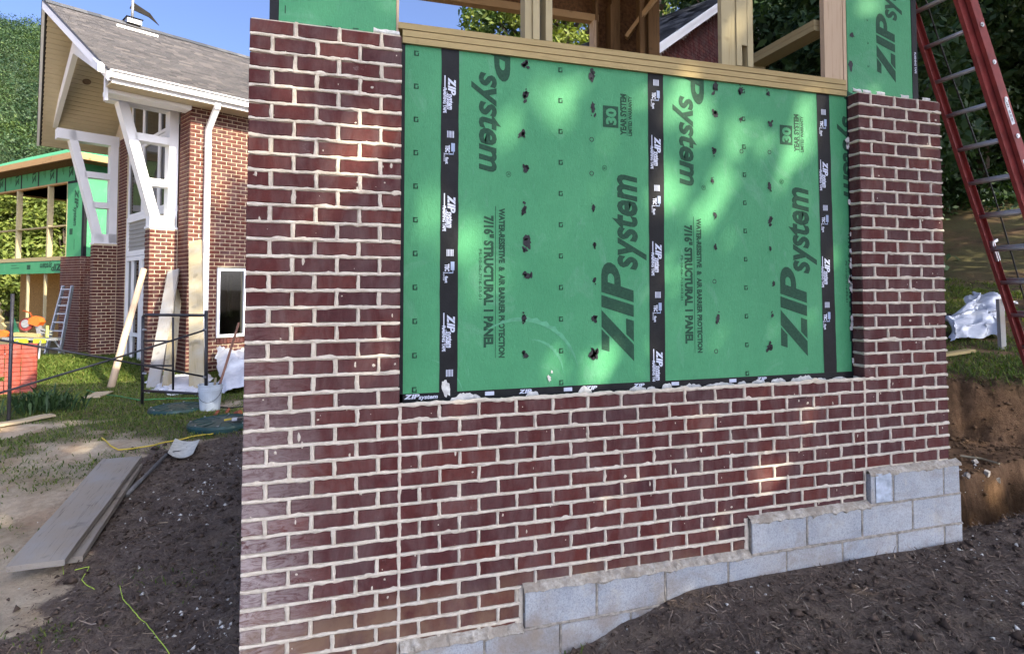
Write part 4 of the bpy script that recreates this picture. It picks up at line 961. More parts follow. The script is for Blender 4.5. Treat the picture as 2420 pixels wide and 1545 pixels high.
# rake boards
for s in (0, 1):
    f = (lambda b: b) if not s else (lambda b: WB-b)
    p = (aF(-OV)-.02, f(-OV), EZ-.10); q = (aF(WB/2)-.02, f(WB/2), RZ_-.10); m = MB()
    m.add([(p[0]+d, p[1], p[2]+z) for d in (-.02, .03) for z in (-.09, .075)]+[(q[0]+d, q[1], q[2]+z) for d in (-.02, .03) for z in (-.09, .075)],
          [(0, 1, 5, 4), (2, 6, 7, 3), (1, 3, 7, 5), (0, 4, 6, 2), (0, 2, 3, 1), (4, 5, 7, 6)]); hp('rake_board', m, 'white')
    m = MB(); m.add([(x-.03, y, z+.10) for x, y, z in (p, q)]+[(x+.02, y, z+.10) for x, y, z in (p, q)]+[(x-.03, y, z+.085) for x, y, z in (p, q)], [(0, 1, 3, 2), (0, 4, 5, 1)]); hp('drip_edge', m, 'black')
# chevron of white boards inside the gable overhang
for s, pl_ in ((0, [(3.1, 6.92, -1.36), (-.42, 5.56, -1.60), (-.42, 5.70, -1.60), (3.1, 7.27, -1.36)]), (1, [(3.1, 6.92, -1.36), (6.5, 5.66, -1.22), (6.6, 5.82, -1.22), (3.1, 7.27, -1.36)])):
    m = MB(); m.add([(a-.05, b, z) for b, z, a in pl_]+[(a+.05, b, z) for b, z, a in pl_], [(0, 1, 2, 3), (7, 6, 5, 4), (0, 4, 5, 1), (1, 5, 6, 2), (2, 6, 7, 3), (3, 7, 4, 0)]); hp('chevron_board', m, 'white')
m = MB()
for zz, dy in ((0., 0.), (.035, -.012), (.07, -.02), (.105, -.03)): m.box((aF(-OV)-.01, -OV-.075+dy*-1-.03, EZ-.145+zz), (AEND, -OV-.03, EZ-.145+zz+.030))
m.box((aF(-OV)-.02, -OV-.12, EZ-.15), (aF(-OV)+.0, -OV-.0, EZ-.01)); m.box((aF(-OV), -OV-.125, EZ-.025), (AEND, -OV-.03, EZ-.008)); hp('gutter', m, 'white')
m = MB(); m.box((aF(-OV)+.02, -OV-.0, EZ-.22), (AEND, .02, EZ-.185)); hp('eave_soffit', m, 'beige')
m = MB(); m.box((aF(-OV)+.02, -OV-.018, EZ-.22), (AEND, -OV+.0, EZ-.03)); hp('fascia', m, 'white')
m = MB(); m.box((aF(-OV), -.10, EZ-.46), (aF(-OV)+.05, -.0, EZ-.02)); m.box((-1.42, -.06, EZ-.30), (.0, .30, EZ-.222)); hp('eave_box', m, 'white')
for i in range(30):
    b0 = WB+OV-.03-i*.122; b1 = b0-.108
    if b1 < WB/2: break
    z0 = roofz(b0)-TH-.03; z1 = roofz(b1)-TH-.03; m = MB(); a0 = aF(b0)+.05
    m.add([(a0, b0, z0), (.15, b0, z0), (.15, b1, z1), (a0, b1, z1), (a0, b0, z0+.02), (.15, b0, z0+.02), (.15, b1, z1+.02), (a0, b1, z1+.02)], [(3,2,1,0),(4,5,6,7),(0,1,5,4),(1,2,6,5),(2,3,7,6),(3,0,4,7)])
    hp('soffit_board', m, 'beige')
m = MB(); m.add([(aF(WB+OV)+.04, WB+OV, roofz(WB+OV)-TH-.012), (.2, WB+OV, roofz(WB+OV)-TH-.012), (.2, WB/2, RZ_-TH-.012), (aF(WB/2)+.04, WB/2, RZ_-TH-.012)], [(3, 2, 1, 0)]); hp('soffit_lining', m, 'dark')
c = (-.88, 4.55, roofz(4.55)-TH-.05); m = MB(); m.lathe((0, 0, 0), [(0, -.004), (.055, -.004), (.065, -.012), (.085, -.012), (.09, 0)], 18)
hp('soffit_lamp', m, flat('bronze_lamp', (.16, .10, .06), .5, .4, .1), loc=c, rot=(-math.atan((RZ_-EZ)/(WB/2+OV)), 0, 0))
# white braces on the two piers
def brace(b, zb, zt, th=.30):
    m = MB(); bar = lambda p, q, w: m.beam((p[0], b+th/2, p[1]), (q[0], b+th/2, q[1]), th, w, (0, 0, 1) if abs(p[0]-q[0]) > abs(p[1]-q[1]) else (1, 0, 0))
    return bar, m
for (b, zb, zt, top) in ((.64, 2.98, 5.46, True), (5.30, 2.90, 5.70, False)):
    def bar(p, q, w, th=.28): m = MB(); m.beam((p[0], b+th/2, p[1]), (q[0], b+th/2, q[1]), th, w, (0, 0, 1) if abs(p[0]-q[0]) > abs(p[1]-q[1]) else (1, 0, 0)); hp('brace_bar', m, 'white')
    bar((-.095, zb), (-.095, zt), .17); bar((-1.02, zt-.02), (-.36, zb+.02), .17, .285)
    dz = (zt-zb); xa = lambda z: -.36-.66*(z-zb)/dz+.05
    for fz in ((.72, .365) if top else (.62, .35)): z = zb+dz*fz; bar((xa(z), z), (-.17, z), .15, .275)
    m = MB(); m.box((-.52, b-.03, zb-.03), (.0, b+.32, zb+.012)); m.box((-.50, b-.0, zb+.012), (-.02, b+.285, zb+.24)); hp('brace_foot', m, 'white')
    if not top: bar((-1.30, zt-.12), (-.0, zt-.12), .25, .30)
    else: bar((-1.25, zt+.0), (.0, zt+.0), .14, .30)
# downspout
m = MB(); b0 = -.045
def dsec(p, q): m.beam(p, q, .105, .08, (0, 1, 0) if abs(p[2]-q[2]) > .01 else (0, 0, 1))
dsec((.315, b0-.03, .05), (.315, b0-.03, 4.98)); dsec((.315, b0-.03, 4.96), (.345, -.44, 5.36)); dsec((.345, -.44, 5.33), (.345, -.46, 5.50)); hp('downspout', m, 'white')
for z in (2.4, 4.6): m = MB(); m.box((.25, -.12, z), (.38, -.03, z+.03)); hp('downspout_strap', m, 'white')
# roof cupola with its little metal roof and weather vane
m = MB(); m.box((-.72, WB/2-.52, RZ_-.32), (.10, WB/2-.49, RZ_-.27)); m.box((-.45, WB/2-.2, RZ_-.02), (-.16, WB/2+.2, RZ_+.10)); cu = hp('cupola_curb', m, 'alu')
m = MB(); m.add([(-.48, WB/2-.25, RZ_+.10), (-.13, WB/2-.25, RZ_+.10), (-.13, WB/2+.25, RZ_+.10), (-.48, WB/2+.25, RZ_+.10), (-.305, WB/2, RZ_+.17)], [(0,1,4),(1,2,4),(2,3,4),(3,0,4),(3,2,1,0)]); hp('cupola_cap', m, 'shingle2')
m = MB(); m.tube([(-.305, WB/2, RZ_+.14), (-.305, WB/2, RZ_+.62)], .030, 8); hp('vane_post', m, 'alu', smooth=True)
m = MB(); m.prism([(-.06, .38), (.34, .30), (.56, .17), (.36, .40), (.0, .55)], lambda u, v, t: (-.305+u, WB/2+t, RZ_+v), -.012, .012); hp('weather_vane', m, 'dark')
# small grey outlet box with a yellow lead on the side wall
m = MB(); c = side(548, 843); m.lathe((0, 0, 0), [(0, .02), (.10, .02), (.10, -.02), (.06, -.05), (0, -.05)], 14); hp('outlet_cover', m, 'shovelgrey', loc=(c[0], -.08, c[2]))
m = MB(); m.tube([(c[0]+.01, -.09, c[2]-.03), (c[0]+.03, -.10, c[2]-.1), (c[0]-.01, -.10, c[2]-.2)], .008, 6); hp('yellow_lead', m, 'yellow')

# ------------------------------------------------------------------ half-built green house
KG = atd(193, 684, 19.); KG[2] = 0; R45 = rad(45)
GXA = np.array([math.cos(R45), math.sin(R45), 0]); GYA = np.array([-math.sin(R45), math.cos(R45), 0])
gh = thing('half_built_house', 'half-built house wrapped in green printed panels with bare yellow wall studs', 'house', KG, R45)
def gL(p): d = np.array(p)-KG; return np.array([d@GXA, d@GYA, d[2]])
def gleft(x, y, a=0.): return gL(onp(x, y, KG+GXA*a, GXA))
def gp(name, m, mat, parent=None, **kw): return m.obj(name, M[mat], parent or gh, **kw)
yo = gleft(155, 600)[1]; zs, zh, ze = gleft(155, 605)[2], gleft(155, 430)[2], gleft(155, 381)[2]; zl = gleft(150, 645)[2]
zbk = gleft(180, 608)[2]; ygar = gleft(148, 700)[1]; zf = gleft(140, 838)[2]
YE = 9.5
def gpan(a, b, z0, z1, face=0):
    m = MB()
    if face == 0: m.box((0, a, z0), (.02, b, z1))
    else: m.box((a, 0, z0), (b, .02, z1))
    return gp('sheathing_panel', m, 'green')
tl = MB(); inkg = MB(); ntl = 0
y = -0.; Yb = [0, .55, 1.77, 2.99, 4.2, 5.4, 6.6, 7.8, YE]
for a, b in zip(Yb[:-1], Yb[1:]):
    p = gpan(a, b-.004, zh, ze); m = MB(); m.box((-.004, b-.06, zh), (-.001, b+.03, ze)); gp('flashing_tape', m, 'tape')
    m = MB(); zip_logo(m, lambda u, v, a=a: (-.003, a+.42-v, zh+.12+u), 0, 0, .26, .62, False); gp('printed_logo', m, 'ink', p); m = MB()
    m.box((-.003, a+.75, zh+.25), (-.002, a+.78, ze-.15)); m.box((-.003, a+.84, zh+.35), (-.002, a+.86, ze-.2)); gp('printed_lettering', m, 'ink', p, kind='stuff')
p = gpan(.02, yo, zbk, zh); m = MB()
zip_logo(m, lambda u, v: (-.003, yo*.55-v, zh-.30-u), 0, 0, .24, .60, True, '', .62); m.box((-.003, yo*.62, zbk+.75), (-.002, yo*.80, zbk+.95)); m.box((-.003, yo*.5, zbk+.25), (-.002, yo*.52, zbk+.6)); gp('printed_lettering', m, 'ink', p, kind='stuff')
m = MB(); m.box((-.004, -.02, zbk), (-.001, .10, zh+.02)); m.box((-.002, -.004, zbk), (.10, -.001, zh+.02)); m.box((-.004, .1, zh-.08), (-.001, yo, zh)); gp('flashing_tape', m, 'tape')
p = gpan(.0, 1.35, zbk, ze, 1); m = MB(); zip_logo(m, lambda u, v: (.95-v*1., -.003, zbk+.15+u), 0, 0, .26, .6, True, '', .6); gp('printed_lettering', m, 'ink', p, kind='stuff')
gpan(1.36, 1.45, zbk, ze, 1); gpan(1.45, 4.5, ze-.75, ze, 1)
m = MB()
for q in (1.46, 1.9, 2.5): m.box((q, .02, zbk), (q+.045, .14, ze-.75))
m.box((1.45, .02, zs-.05), (3.2, .14, zs)); m.box((1.45, .02, zs+.95), (3.2, .14, zs+1.)); gp('stud', m, 'treated_z')
p = gpan(ygar, YE, zl, zs-.14); m = MB()
zip_logo(m, lambda u, v: (-.003, ygar+.15+u, zs-.24-v), 0, 0, .24, .62, True, '', .8); m.box((-.003, ygar+2.2, zl+.15), (-.002, ygar+2.45, zs-.25)); m.box((-.003, ygar+3., zl+.2), (-.002, ygar+3.6, zl+.22)); m.box((-.003, ygar+3.2, zl+.3), (-.002, ygar+3.6, zl+.32)); gp('printed_lettering', m, 'ink', p, kind='stuff')
for z, mt, nm in ((zs-.13, 'treated_y', 'sill_plate'), (zh-.05, 'pine_y', 'top_plate'), (zs+.99, 'treated_y', 'blocking')): m = MB(); m.box((-.012, yo, z), (.14, YE, z+.13 if nm == 'sill_plate' else z+.05)); gp(nm, m, mt)
for x0 in (24, 88, 0, -60, -120):
    yy = gleft(x0 if x0 != 24 else 38, 520)[1] if False else gleft({24: 40, 88: 113, 0: -30, -60: -95, -120: -150}[x0], 520)[1]
    m = MB(); m.box((-.008, yy-.05, zs), (.14, yy+.05, zh-.05)); gp('stud', m, 'treated_z')
m = MB(); m.box((-.006, yo-.03, zs), (.14, yo+.01, zh)); gp('stud', m, 'treated_z')
# inner frame and far side seen through the openings
for q in range(7):
    m = MB(); m.box((3.9, .3+q*1.25, zs-.1), (4.04, .42+q*1.25, zh-.2)); gp('inner_stud', m, 'pine_z')
m = MB(); m.box((3.88, 0, zh-.5), (4.06, YE, zh-.2)); gp('inner_beam', m, 'pine_y')
m = MB(); m.box((.15, 0, ze-.2), (4.4, YE, ze-.15)); gp('ceiling_deck', m, 'osb')
m = MB(); m.box((.3, .2, zs-.35), (4.4, YE, zs-.28)); gp('floor_deck', m, 'osb2')
m = MB(); m.box((2.2, .6, zf-.1), (2.24, YE, zs-.4)); gp('inner_wall', m, 'osb2')
m = MB(); m.box((-.6, -1., zf-.35), (8, YE, zf)); gp('floor_slab', m, 'block')
m = MB(); m.box((.05, ygar-.02, zf), (.12, ygar+.06, zs-.3)); m.box((.05, ygar+1.3, zf), (.12, ygar+1.38, zl)); m.box((.05, ygar+2.5, zf), (.12, ygar+2.58, zl)); gp('door_post', m, 'treated_z')
# stair stringer standing in the opening
y0s = gleft(25, 760, .35)[1]; m = MB(); poly = [(0, 0), (0, 2.3)]
for q in range(8): poly += [(-.05-.27*q*.6+.0, 2.3-.28*q), (-.05-.27*q*.6-.30, 2.3-.28*q-.14)]
poly += [(-1.35, 0)]
m.prism([(y0s+1.6+p_[0]*1., zf+p_[1]) for p_ in poly], lambda u, v, t: (t, u, v), .35, .42); gp('stair_stringer', m, 'treated_y')
m = MB(); m.prism([(y0s+.1, zf+.3), (y0s+.35, zf+1.35), (y0s-.55, zf+.25)], lambda u, v, t: (t, u, v), .5, .515); gp('sheathing_offcut', m, 'green')
# brick base at the corner, courses as raised bricks
m = MB(); m.box((-.1, -.1, zf-.3), (.35, ygar-.03, zbk)); m.box((.35, -.1, zf-.3), (3., .2, zbk)); gp('mortar', m, 'mortar2')
st = MB(); k = 0; z = zf-.28
while z < zbk-.05:
    for rng_, fn in (((-.1, ygar-.03), lambda t0, t1: ((-.112, t0), (-.09, t1))), ((-.1, 2.9), lambda t0, t1: ((t0, -.112), (t1, -.09)))):
        t = rng_[0]-(BP/2 if k % 2 else 0)
        while t < rng_[1]:
            t0, t1 = max(t+.006, rng_[0]), min(t+BP-.006, rng_[1])
            if t1-t0 > .04: (p, q) = fn(t0, t1); st.box((p[0], p[1], z+.006), (q[0], q[1], z+CRS-.006))
            t += BP
    z += CRS; k += 1
gp('brick', st, 'brick2', kind='stuff')
# hip roof of green panels with a copper-brown edge
ov = .55; m = MB(); zz = ze+.02
ridge = gL(onp(108, 326, KG+GXA*3.2, GXA)); rz = 2.0
q = [(-ov, YE+ov, zz), (-ov, -ov, zz), (5., -ov, zz), (5, YE+ov, zz), (2.6, 2.6, zz+1.55), (2.6, YE+ov, zz+1.55)]
m.add(q, [(1, 4, 5, 0), (1, 2, 4), (2, 3, 5, 4), (0, 5, 3)]); rfg = gp('roof', m, 'green')
m = MB(); m.add([(-ov-.004, 2.2, zz+.012), (-ov+2.0, 1.95, zz+1.0), (-ov+2.0, 2.03, zz+1.005), (-ov, 2.3, zz+.015)], [(0, 1, 2, 3)]); gp('roof_tape', m, 'tape', rfg)
m = MB(); m.box((-ov-.03, -ov-.03, zz-.20), (-ov, YE+ov, zz+.0)); m.box((-ov, -ov-.03, zz-.20), (5, -ov, zz)); gp('fascia_board', m, 'pine_y')
m = MB(); m.box((-ov, -ov, zz-.22), (5, YE+ov, zz-.205)); gp('soffit', m, 'osb')

# ------------------------------------------------------------------ neighbouring brick house seen through the pavilion
b_w = -6.9; pA, pB = L3(onp(1531, 125, CB+BX*b_w, BX)), L3(onp(1706, 0, CB+BX*b_w, BX)); sl_ = (pB[2]-pA[2])/(pB[0]-pA[0])
nh = thing('brick_house', 'red brick house with dark shingle roof seen through the bare window opening', 'house', Wd(pA[0], b_w, 0), RZB)
HW = 4.2; rise = sl_*HW; hz = pA[2]
m = MB(); m.prism([(.45, -.5), (2*HW-.45, -.5), (2*HW-.45, hz-.25+.45*sl_), (HW, hz-.25+rise), (.45, hz-.25+.45*sl_)], lambda u, v, t: (u, t, v), .26, 6.); m.obj('mortar', flat('grey_mortar', (.26, .215, .20), .9, .2, .1), nh)
st = MB(); cnt = 0; cel = []
for k in range(30, 130):
    z = k*CRS; t = -BP/2*(k % 2)
    while t < HW+1.5:
        top = hz-.28+min(t+.1, 2*HW-t)*sl_
        if z+CRS < top and t > .45 and z > hz-1.6: cel.append((t, z))
        t += BP
for t, z in cel: st.box((t, .245, z+.005), (t+BP-.011, .28, z+CRS-.007))
st.obj('brick', M['brick'], nh, kind='stuff')
m = MB(); L_ = 5.2
for s in (0, 1):
    f = (lambda u: u) if not s else (lambda u: 2*HW-u); q = [(f(-.1), -.12, hz-.02), (f(-.1), L_, hz-.02), (f(HW), L_, hz+rise), (f(HW), -.12, hz+rise)]
    m.add(q+[(a, b, c-.1) for a, b, c in q], [(0,1,2,3),(7,6,5,4),(4,5,1,0),(5,6,2,1),(6,7,3,2),(7,4,0,3)])
r2 = m.obj('roof', M['shingle2'], nh); sh = MB(); n2 = 34; r = random.Random(9)
for i in range(n2):
    t0, t1 = i/n2, min(1, (i+1.1)/n2); y = -.12
    while y < L_:
        w = r.choice((.12, .17, .25, .3)); lf = r.choice((.014, .022)); u0, u1 = -.12+t0*(HW+.1), -.12+t1*(HW+.1)
        sh.add([(u0, y, hz-.02+t0*rise+lf), (u0, y+w-.004, hz-.02+t0*rise+lf), (u1, y+w-.004, hz-.02+t1*rise+.004), (u1, y, hz-.02+t1*rise+.004)], [(0, 1, 2, 3)]); y += w
sh.obj('shingle', M['shingle2'], r2, kind='stuff')
for s in (0, 1):
    f = (lambda u: u) if not s else (lambda u: 2*HW-u)
    for w, dz, dy in ((.11, -.135, -.145), (.075, -.035, -.165)): m = MB(); m.beam((f(-.12), dy, hz+dz), (f(HW), dy, hz+dz+rise+.02), .03, w); m.obj('rake_board', M['white'], nh)
m = MB(); m.prism([(-.1, hz-.16), (HW, hz-.16+rise), (2*HW+.1, hz-.16), (2*HW+.1, hz-.2), (HW, hz-.2+rise), (-.1, hz-.2)], lambda u, v, t: (u, t, v), -.12, .26); m.obj('soffit', M['dark'], nh)
# ------------------------------------------------------------------ black scaffold frame with its cross braces
s1, s2 = og(336, 957), og(487, 969); s1[2] = H(s1[0], s1[1]); s2[2] = H(s2[0], s2[1])
sf = thing('scaffold', 'black steel scaffold frame with long crossed rods in front of the braced building', 'scaffold', s1); SO = tuple(s1)
def sp(name, pts_, r=.021, mat='black'): m = MB(); m.tube(pts_, r, 10); return m.off(SO).obj(name, M[mat], sf, smooth=True)
Vv = lambda p: Vector(V3(p))
def plane_at(x, y, P, Q):    # point on the vertical plane through P and Q
    d = np.array(Q)-np.array(P); n = np.array([d[1], -d[0], 0]); return onp(x, y, P, n)
e1, e2 = plane_at(338, 748, s1, s2), plane_at(487, 742, s1, s2)
sp('leg', [s1, e1]); sp('leg', [s2, e2+np.array([0, 0, .05])], .024)
sp('top_bar', [e1, plane_at(345, 744, s1, s2), plane_at(487, 745, s1, s2)])
for (xa, ya, xb, yb) in ((338, 923, 487, 931),): sp('cross_bar', [plane_at(xa, ya, s1, s2), plane_at(xb, yb, s1, s2)], .019)
bk = plane_at(409, 921, s1, s2); bt_ = plane_at(409, 750, s1, s2); sp('inner_post', [bk, bt_], .015)
for (xa, ya, xb, yb) in ((338, 805, 409, 806), (338, 863, 407, 864)): sp('rung', [plane_at(xa, ya, s1, s2), plane_at(xb, yb, s1, s2)], .013)
p = plane_at(487, 779, s1, s2); q = atd(-60, 946, proj_w(p)*.80); sp('cross_brace', [p, (np.array(p)+q)/2-np.array([0, 0, .012]), q], .013)
p2 = plane_at(484, 890, s1, s2); q2 = atd(-60, 793, proj_w(p)*.80); sp('cross_brace', [p2, (np.array(p2)+q2)/2+np.array([0, 0, .01]), q2], .013)
# the next frame of the same scaffold stands further left
for d in (0., 1.4): sp('leg', [q+np.array([-.1, d*.7, -1.2]), q+np.array([-.1, d*.7, 1.2])], .021)
for c, rr in ((plane_at(484, 890, s1, s2), .024), (plane_at(341, 882, s1, s2), .02), (plane_at(341, 779, s1, s2), .018), (plane_at(484, 779, s1, s2), .022)):
    m = MB(); m.tube([c-np.array([.02, 0, .0]), c+np.array([.03, -.03, 0])], rr*.8, 8); m.off(SO).obj('brace_stud', M['alu'], sf)

# ------------------------------------------------------------------ planks and posts
def lean_board(name, label, cat, base, top, w, t, mat, faceto, group=None, round_=False):
    base, top = Vv(base), Vv(top); d = (top-base); L = d.length; d.normalize(); nrm = Vector(faceto); nrm = (nrm-d*nrm.dot(d)).normalized(); xx = d.cross(nrm)*-1
    m = MB()
    if round_: m.tube([(0, 0, 0), (.012, .004, L*.4), (0, 0, L*.75), (0, 0, L)], [w*.62, w*.58, w*.55, w*.55], 8)
    else:
        n = 8; rr = random.Random(int(L*1000)); vs = []
        for i in range(n+1):
            z = L*i/n; b_ = .006*math.sin(i*.7)
            for x, y in ((-w/2, -t/2), (w/2, -t/2), (w/2, t/2), (-w/2, t/2)): vs.append((x+rr.uniform(-.002, .002), y+b_, z+(rr.uniform(-.004, .004) if i in (0, n) else 0)))
        m.add(vs, [(i*4+j, i*4+(j+1) % 4, i*4+4+(j+1) % 4, i*4+4+j) for i in range(n) for j in range(4)]+[(3, 2, 1, 0), tuple(n*4+i for i in range(4))])
    o = m.obj(name, M[mat], None, smooth=round_, label=label, cat=cat, group=group)
    o.matrix_world = Matrix(((xx.x, -nrm.x, d.x, base.x), (xx.y, -nrm.y, d.y, base.y), (xx.z, -nrm.z, d.z, base.z), (0, 0, 0, 1))); return o
tocam = (-.1, -1, .15)
def gz(p): return np.array([p[0], p[1], H(p[0], p[1])-.01])
def pier(x, y, b=.60): return onp(x, y, CB+BX*b, BX)
lean_board('timber_post', 'round pale timber post leaning on the corner of the brick pier', 'post', gz(og(262, 915)), pier(340, 637, .50), .105, .09, 'pine_z', tocam, round_=True)
lean_board('scaffold_plank', 'wide grey weathered plank leaning against the front of the brick pier', 'plank', gz(og(361, 918)), pier(411, 640, .50), .225, .045, 'grey_z', (-.25, -1, .1), 'planks leaning on the building')
lean_board('scaffold_plank', 'narrow tan plank edge showing behind the wide grey plank', 'plank', gz(og(395, 920)), pier(420, 690, .52), .09, .16, 'tan_z', (-.25, -1, .1), 'planks leaning on the building')
lean_board('scaffold_plank', 'tallest yellowish plank standing upright before the white downspout', 'plank', gz(og(465, 923)), onp(462, 570, CB+BX*-.22, BX), .235, .04, 'tan_z', (-.1, -1, .1), 'planks leaning on the building')
def flat_board(label, corners, t, mat, cat='plank', nm='plank', lift=.0, group=None):
    """board on the ground from pixel corners of its top face: near-left, near-right, far-right, far-left"""
    P_ = [og(x, y, lift+t+.01) for x, y in corners]; o = P_[0]
    a = (P_[0]+P_[1])/2; b = (P_[2]+P_[3])/2; d = b-a; L = np.linalg.norm(d[:2]); w = (np.linalg.norm(P_[0]-P_[1])+np.linalg.norm(P_[2]-P_[3]))/2
    z0, z1 = H(a[0], a[1])+lift+.02, H(b[0], b[1])+lift+.02; n = 10; vs = []; rr = random.Random(int(L*1e4))
    for i in range(n+1):
        x = L*i/n
        for yy, zz in ((-w/2, 0), (w/2, 0), (w/2, t), (-w/2, t)): vs.append((x+(rr.uniform(-.006, .006) if i in (0, n) else 0), yy+rr.uniform(-.0015, .0015), zz+.004*math.sin(i)))
    m = MB(); m.add(vs, [(i*4+j, i*4+4+j, i*4+4+(j+1) % 4, i*4+(j+1) % 4) for i in range(n) for j in range(4)]+[(0, 1, 2, 3), tuple(n*4+3-i for i in range(4))])
    return m.obj(nm, M[mat], None, label=label, cat=cat, group=group, loc=(a[0], a[1], z0), rot=(0, -math.atan2(z1-z0, L), math.atan2(d[1], d[0])))
flat_board('upper of two weathered planks stacked flat on the mulch', [(33, 1330), (138, 1334), (338, 1082), (243, 1079)], .045, 'grey_x', lift=.075, group='planks lying on the mulch')
flat_board('lower plank poking out from under the weathered one on the mulch', [(122, 1322), (190, 1322), (334, 1100), (285, 1100)], .045, 'grey_x', lift=.0, group='planks lying on the mulch')
flat_board('pale board lying in the grass at the far left edge of the lawn', [(-20, 1010), (-20, 1003), (125, 975), (125, 982)], .03, 'tan_x', nm='board')
flat_board('short pale offcut lying flat in the grass by the leaning post', [(205, 938), (225, 940), (258, 925), (240, 924)], .02, 'tan_x', nm='board')
for lb, c in (('upper of two yellow boards on the grassy bank behind the right column', [(2238, 847), (2238, 836), (2298, 838), (2298, 849)]), ('lower, shorter yellow board on the bank edge behind the right column', [(2249, 876), (2249, 868), (2289, 868), (2289, 874)])):
    a = atd(c[0][0]-30, c[0][1]-4, 8.2); b = atd(c[2][0], c[2][1]-4, 8.4); m = MB(); d = b-a; L = float(np.linalg.norm(d)); m.box((0, -.05, 0), (L, .05, .04))
    a[2] = H(a[0], a[1])+.01; b[2] = H(b[0], b[1])+.02
    m.obj('board', M['treated_x'], None, label=lb, cat='board', loc=a, rot=(0, -math.atan2(b[2]-a[2], L), math.atan2(d[1], d[0])))
# ------------------------------------------------------------------ bucket with poles
c = og(496, 968); c[2] = H(c[0], c[1]); K = tuple(c)
bu = thing('bucket', 'dirty white plastic bucket with ribbed rim beside the scaffold leg', 'bucket', c)
m = MB(); m.lathe((0, 0, 0), [(0, .004), (.125, .004), (.128, 0), (.148, .28), (.156, .28), (.156, .292), (.149, .294), (.150, .305), (.158, .307), (.158, .318), (.151, .32), (.152, .345), (.160, .347), (.160, .362), (.150, .362), (.144, .30), (.12, .02), (0, .02)], 28); m.obj('body', M['bucket'], bu, smooth=False)
m = MB(); m.tube([(.155*math.cos(t), -.16*math.sin(t)*.25-.155*abs(math.sin(t))*.9, .30-.17*math.sin(t)) for t in np.linspace(0, math.pi, 14)], .003, 6); m.obj('bail', M['black'], bu)
pole = MB(); pole.tube([np.array(K)+np.array([.02, 0, .05]), np.array(K)+np.array([.07, -.02, .45])], .016, 8)
pole.off(K).obj('paint_stick', M['tan_z'], None, label='short pale stick standing in the white bucket', cat='stick', loc=K)
p0_, p1_ = np.array(K)+np.array([.04, .02, .06]), atd(565, 762, 8.75); m = MB(); m.tube([p0_, p1_], .017, 8); rk = m.off(K).obj('tool_handle', M['rust'], None, label='long reddish wooden tool handle standing in the white bucket', cat='tool handle', loc=K)
d_ = (p1_-p0_); m = MB(); m.tube([p0_, p0_+d_*.25], .024, 8); m.off(K).obj('ferrule', M['black'], rk)
# ------------------------------------------------------------------ septic lids
def lid(x, y, R_, label):
    c = og(x, y); c[2] = H(c[0], c[1])-.02; t = thing('tank_lid', label, 'tank lid', c, group='round green tank lids set in the soil')
    m = MB(); m.lathe((0, 0, 0), [(R_*1.02, 0), (R_*1.02, .05), (R_*.99, .075), (R_*.93, .082), (R_*.90, .07), (R_*.3, .085), (0, .088)], 40); m.obj('cover', M['lid'], t, smooth=False)
    for k in range(8): m = MB(); a = k*math.pi/4; m.tube([(R_*.93*math.cos(a), R_*.93*math.sin(a), .083), (R_*.93*math.cos(a), R_*.93*math.sin(a), .092)], .012, 6); m.obj('bolt', M['alu'], t)
    for k in range(12): m = MB(); a = k*math.pi/6; m.beam((R_*.35*math.cos(a), R_*.35*math.sin(a), .083), (R_*.86*math.cos(a), R_*.86*math.sin(a), .076), .02, .012); m.obj('rib', M['lid'], t)
lid(420, 970, .36, 'farther dark green tank lid half sunk in the grass'); lid(528, 1004, .40, 'nearer dark green tank lid beside the brick column')
# trowel and cable, broken red clay pipe by the lids
c = og(540, 992, .09); m = MB(); m.tube([(-.05, 0, 0), (.05, .02, .01)], .012, 8); t = thing('paint_brush', 'small brush with white collar resting on the nearer tank lid', 'brush', c); m.obj('handle', M['yellow'], t)
m = MB(); m.box((.04, -.025, -.01), (.10, .045, .02)); m.obj('collar', M['sheet'], t); m = MB(); m.box((.10, -.022, -.008), (.16, .042, .018)); m.obj('bristles', M['black'], t)
m = MB(); q = [og(x, y) for x, y in ((492, 966), (515, 964), (545, 966), (575, 963), (600, 962))]; q = [np.array([a[0], a[1], H(a[0], a[1])+.015]) for a in q]; m.tube(q, .012, 6); o = q[0]; m.off(o).obj('cable', M['pipe'], None, smooth=True, label='black cable on the red soil beside the bucket', cat='cable', loc=o)
r = random.Random(4)
for i in range(3):
    c = og((512, 538, 563)[i], (980, 975, 979)[i]); c[2] = H(c[0], c[1])+.02; m = MB(); m.tube([(-.05, 0, 0), (.05, .01, .0)], .03*r.uniform(.6, 1.2), 7)
    m.obj('clay_lump', M['clayred'], None, label='%s lump of broken red clay by the nearer tank lid' % ('leftmost', 'middle', 'rightmost')[i], cat='clay lump', group='red clay lumps by the tank lids', loc=c, rot=(0, r.uniform(-.5, .5), r.uniform(0, 3)))
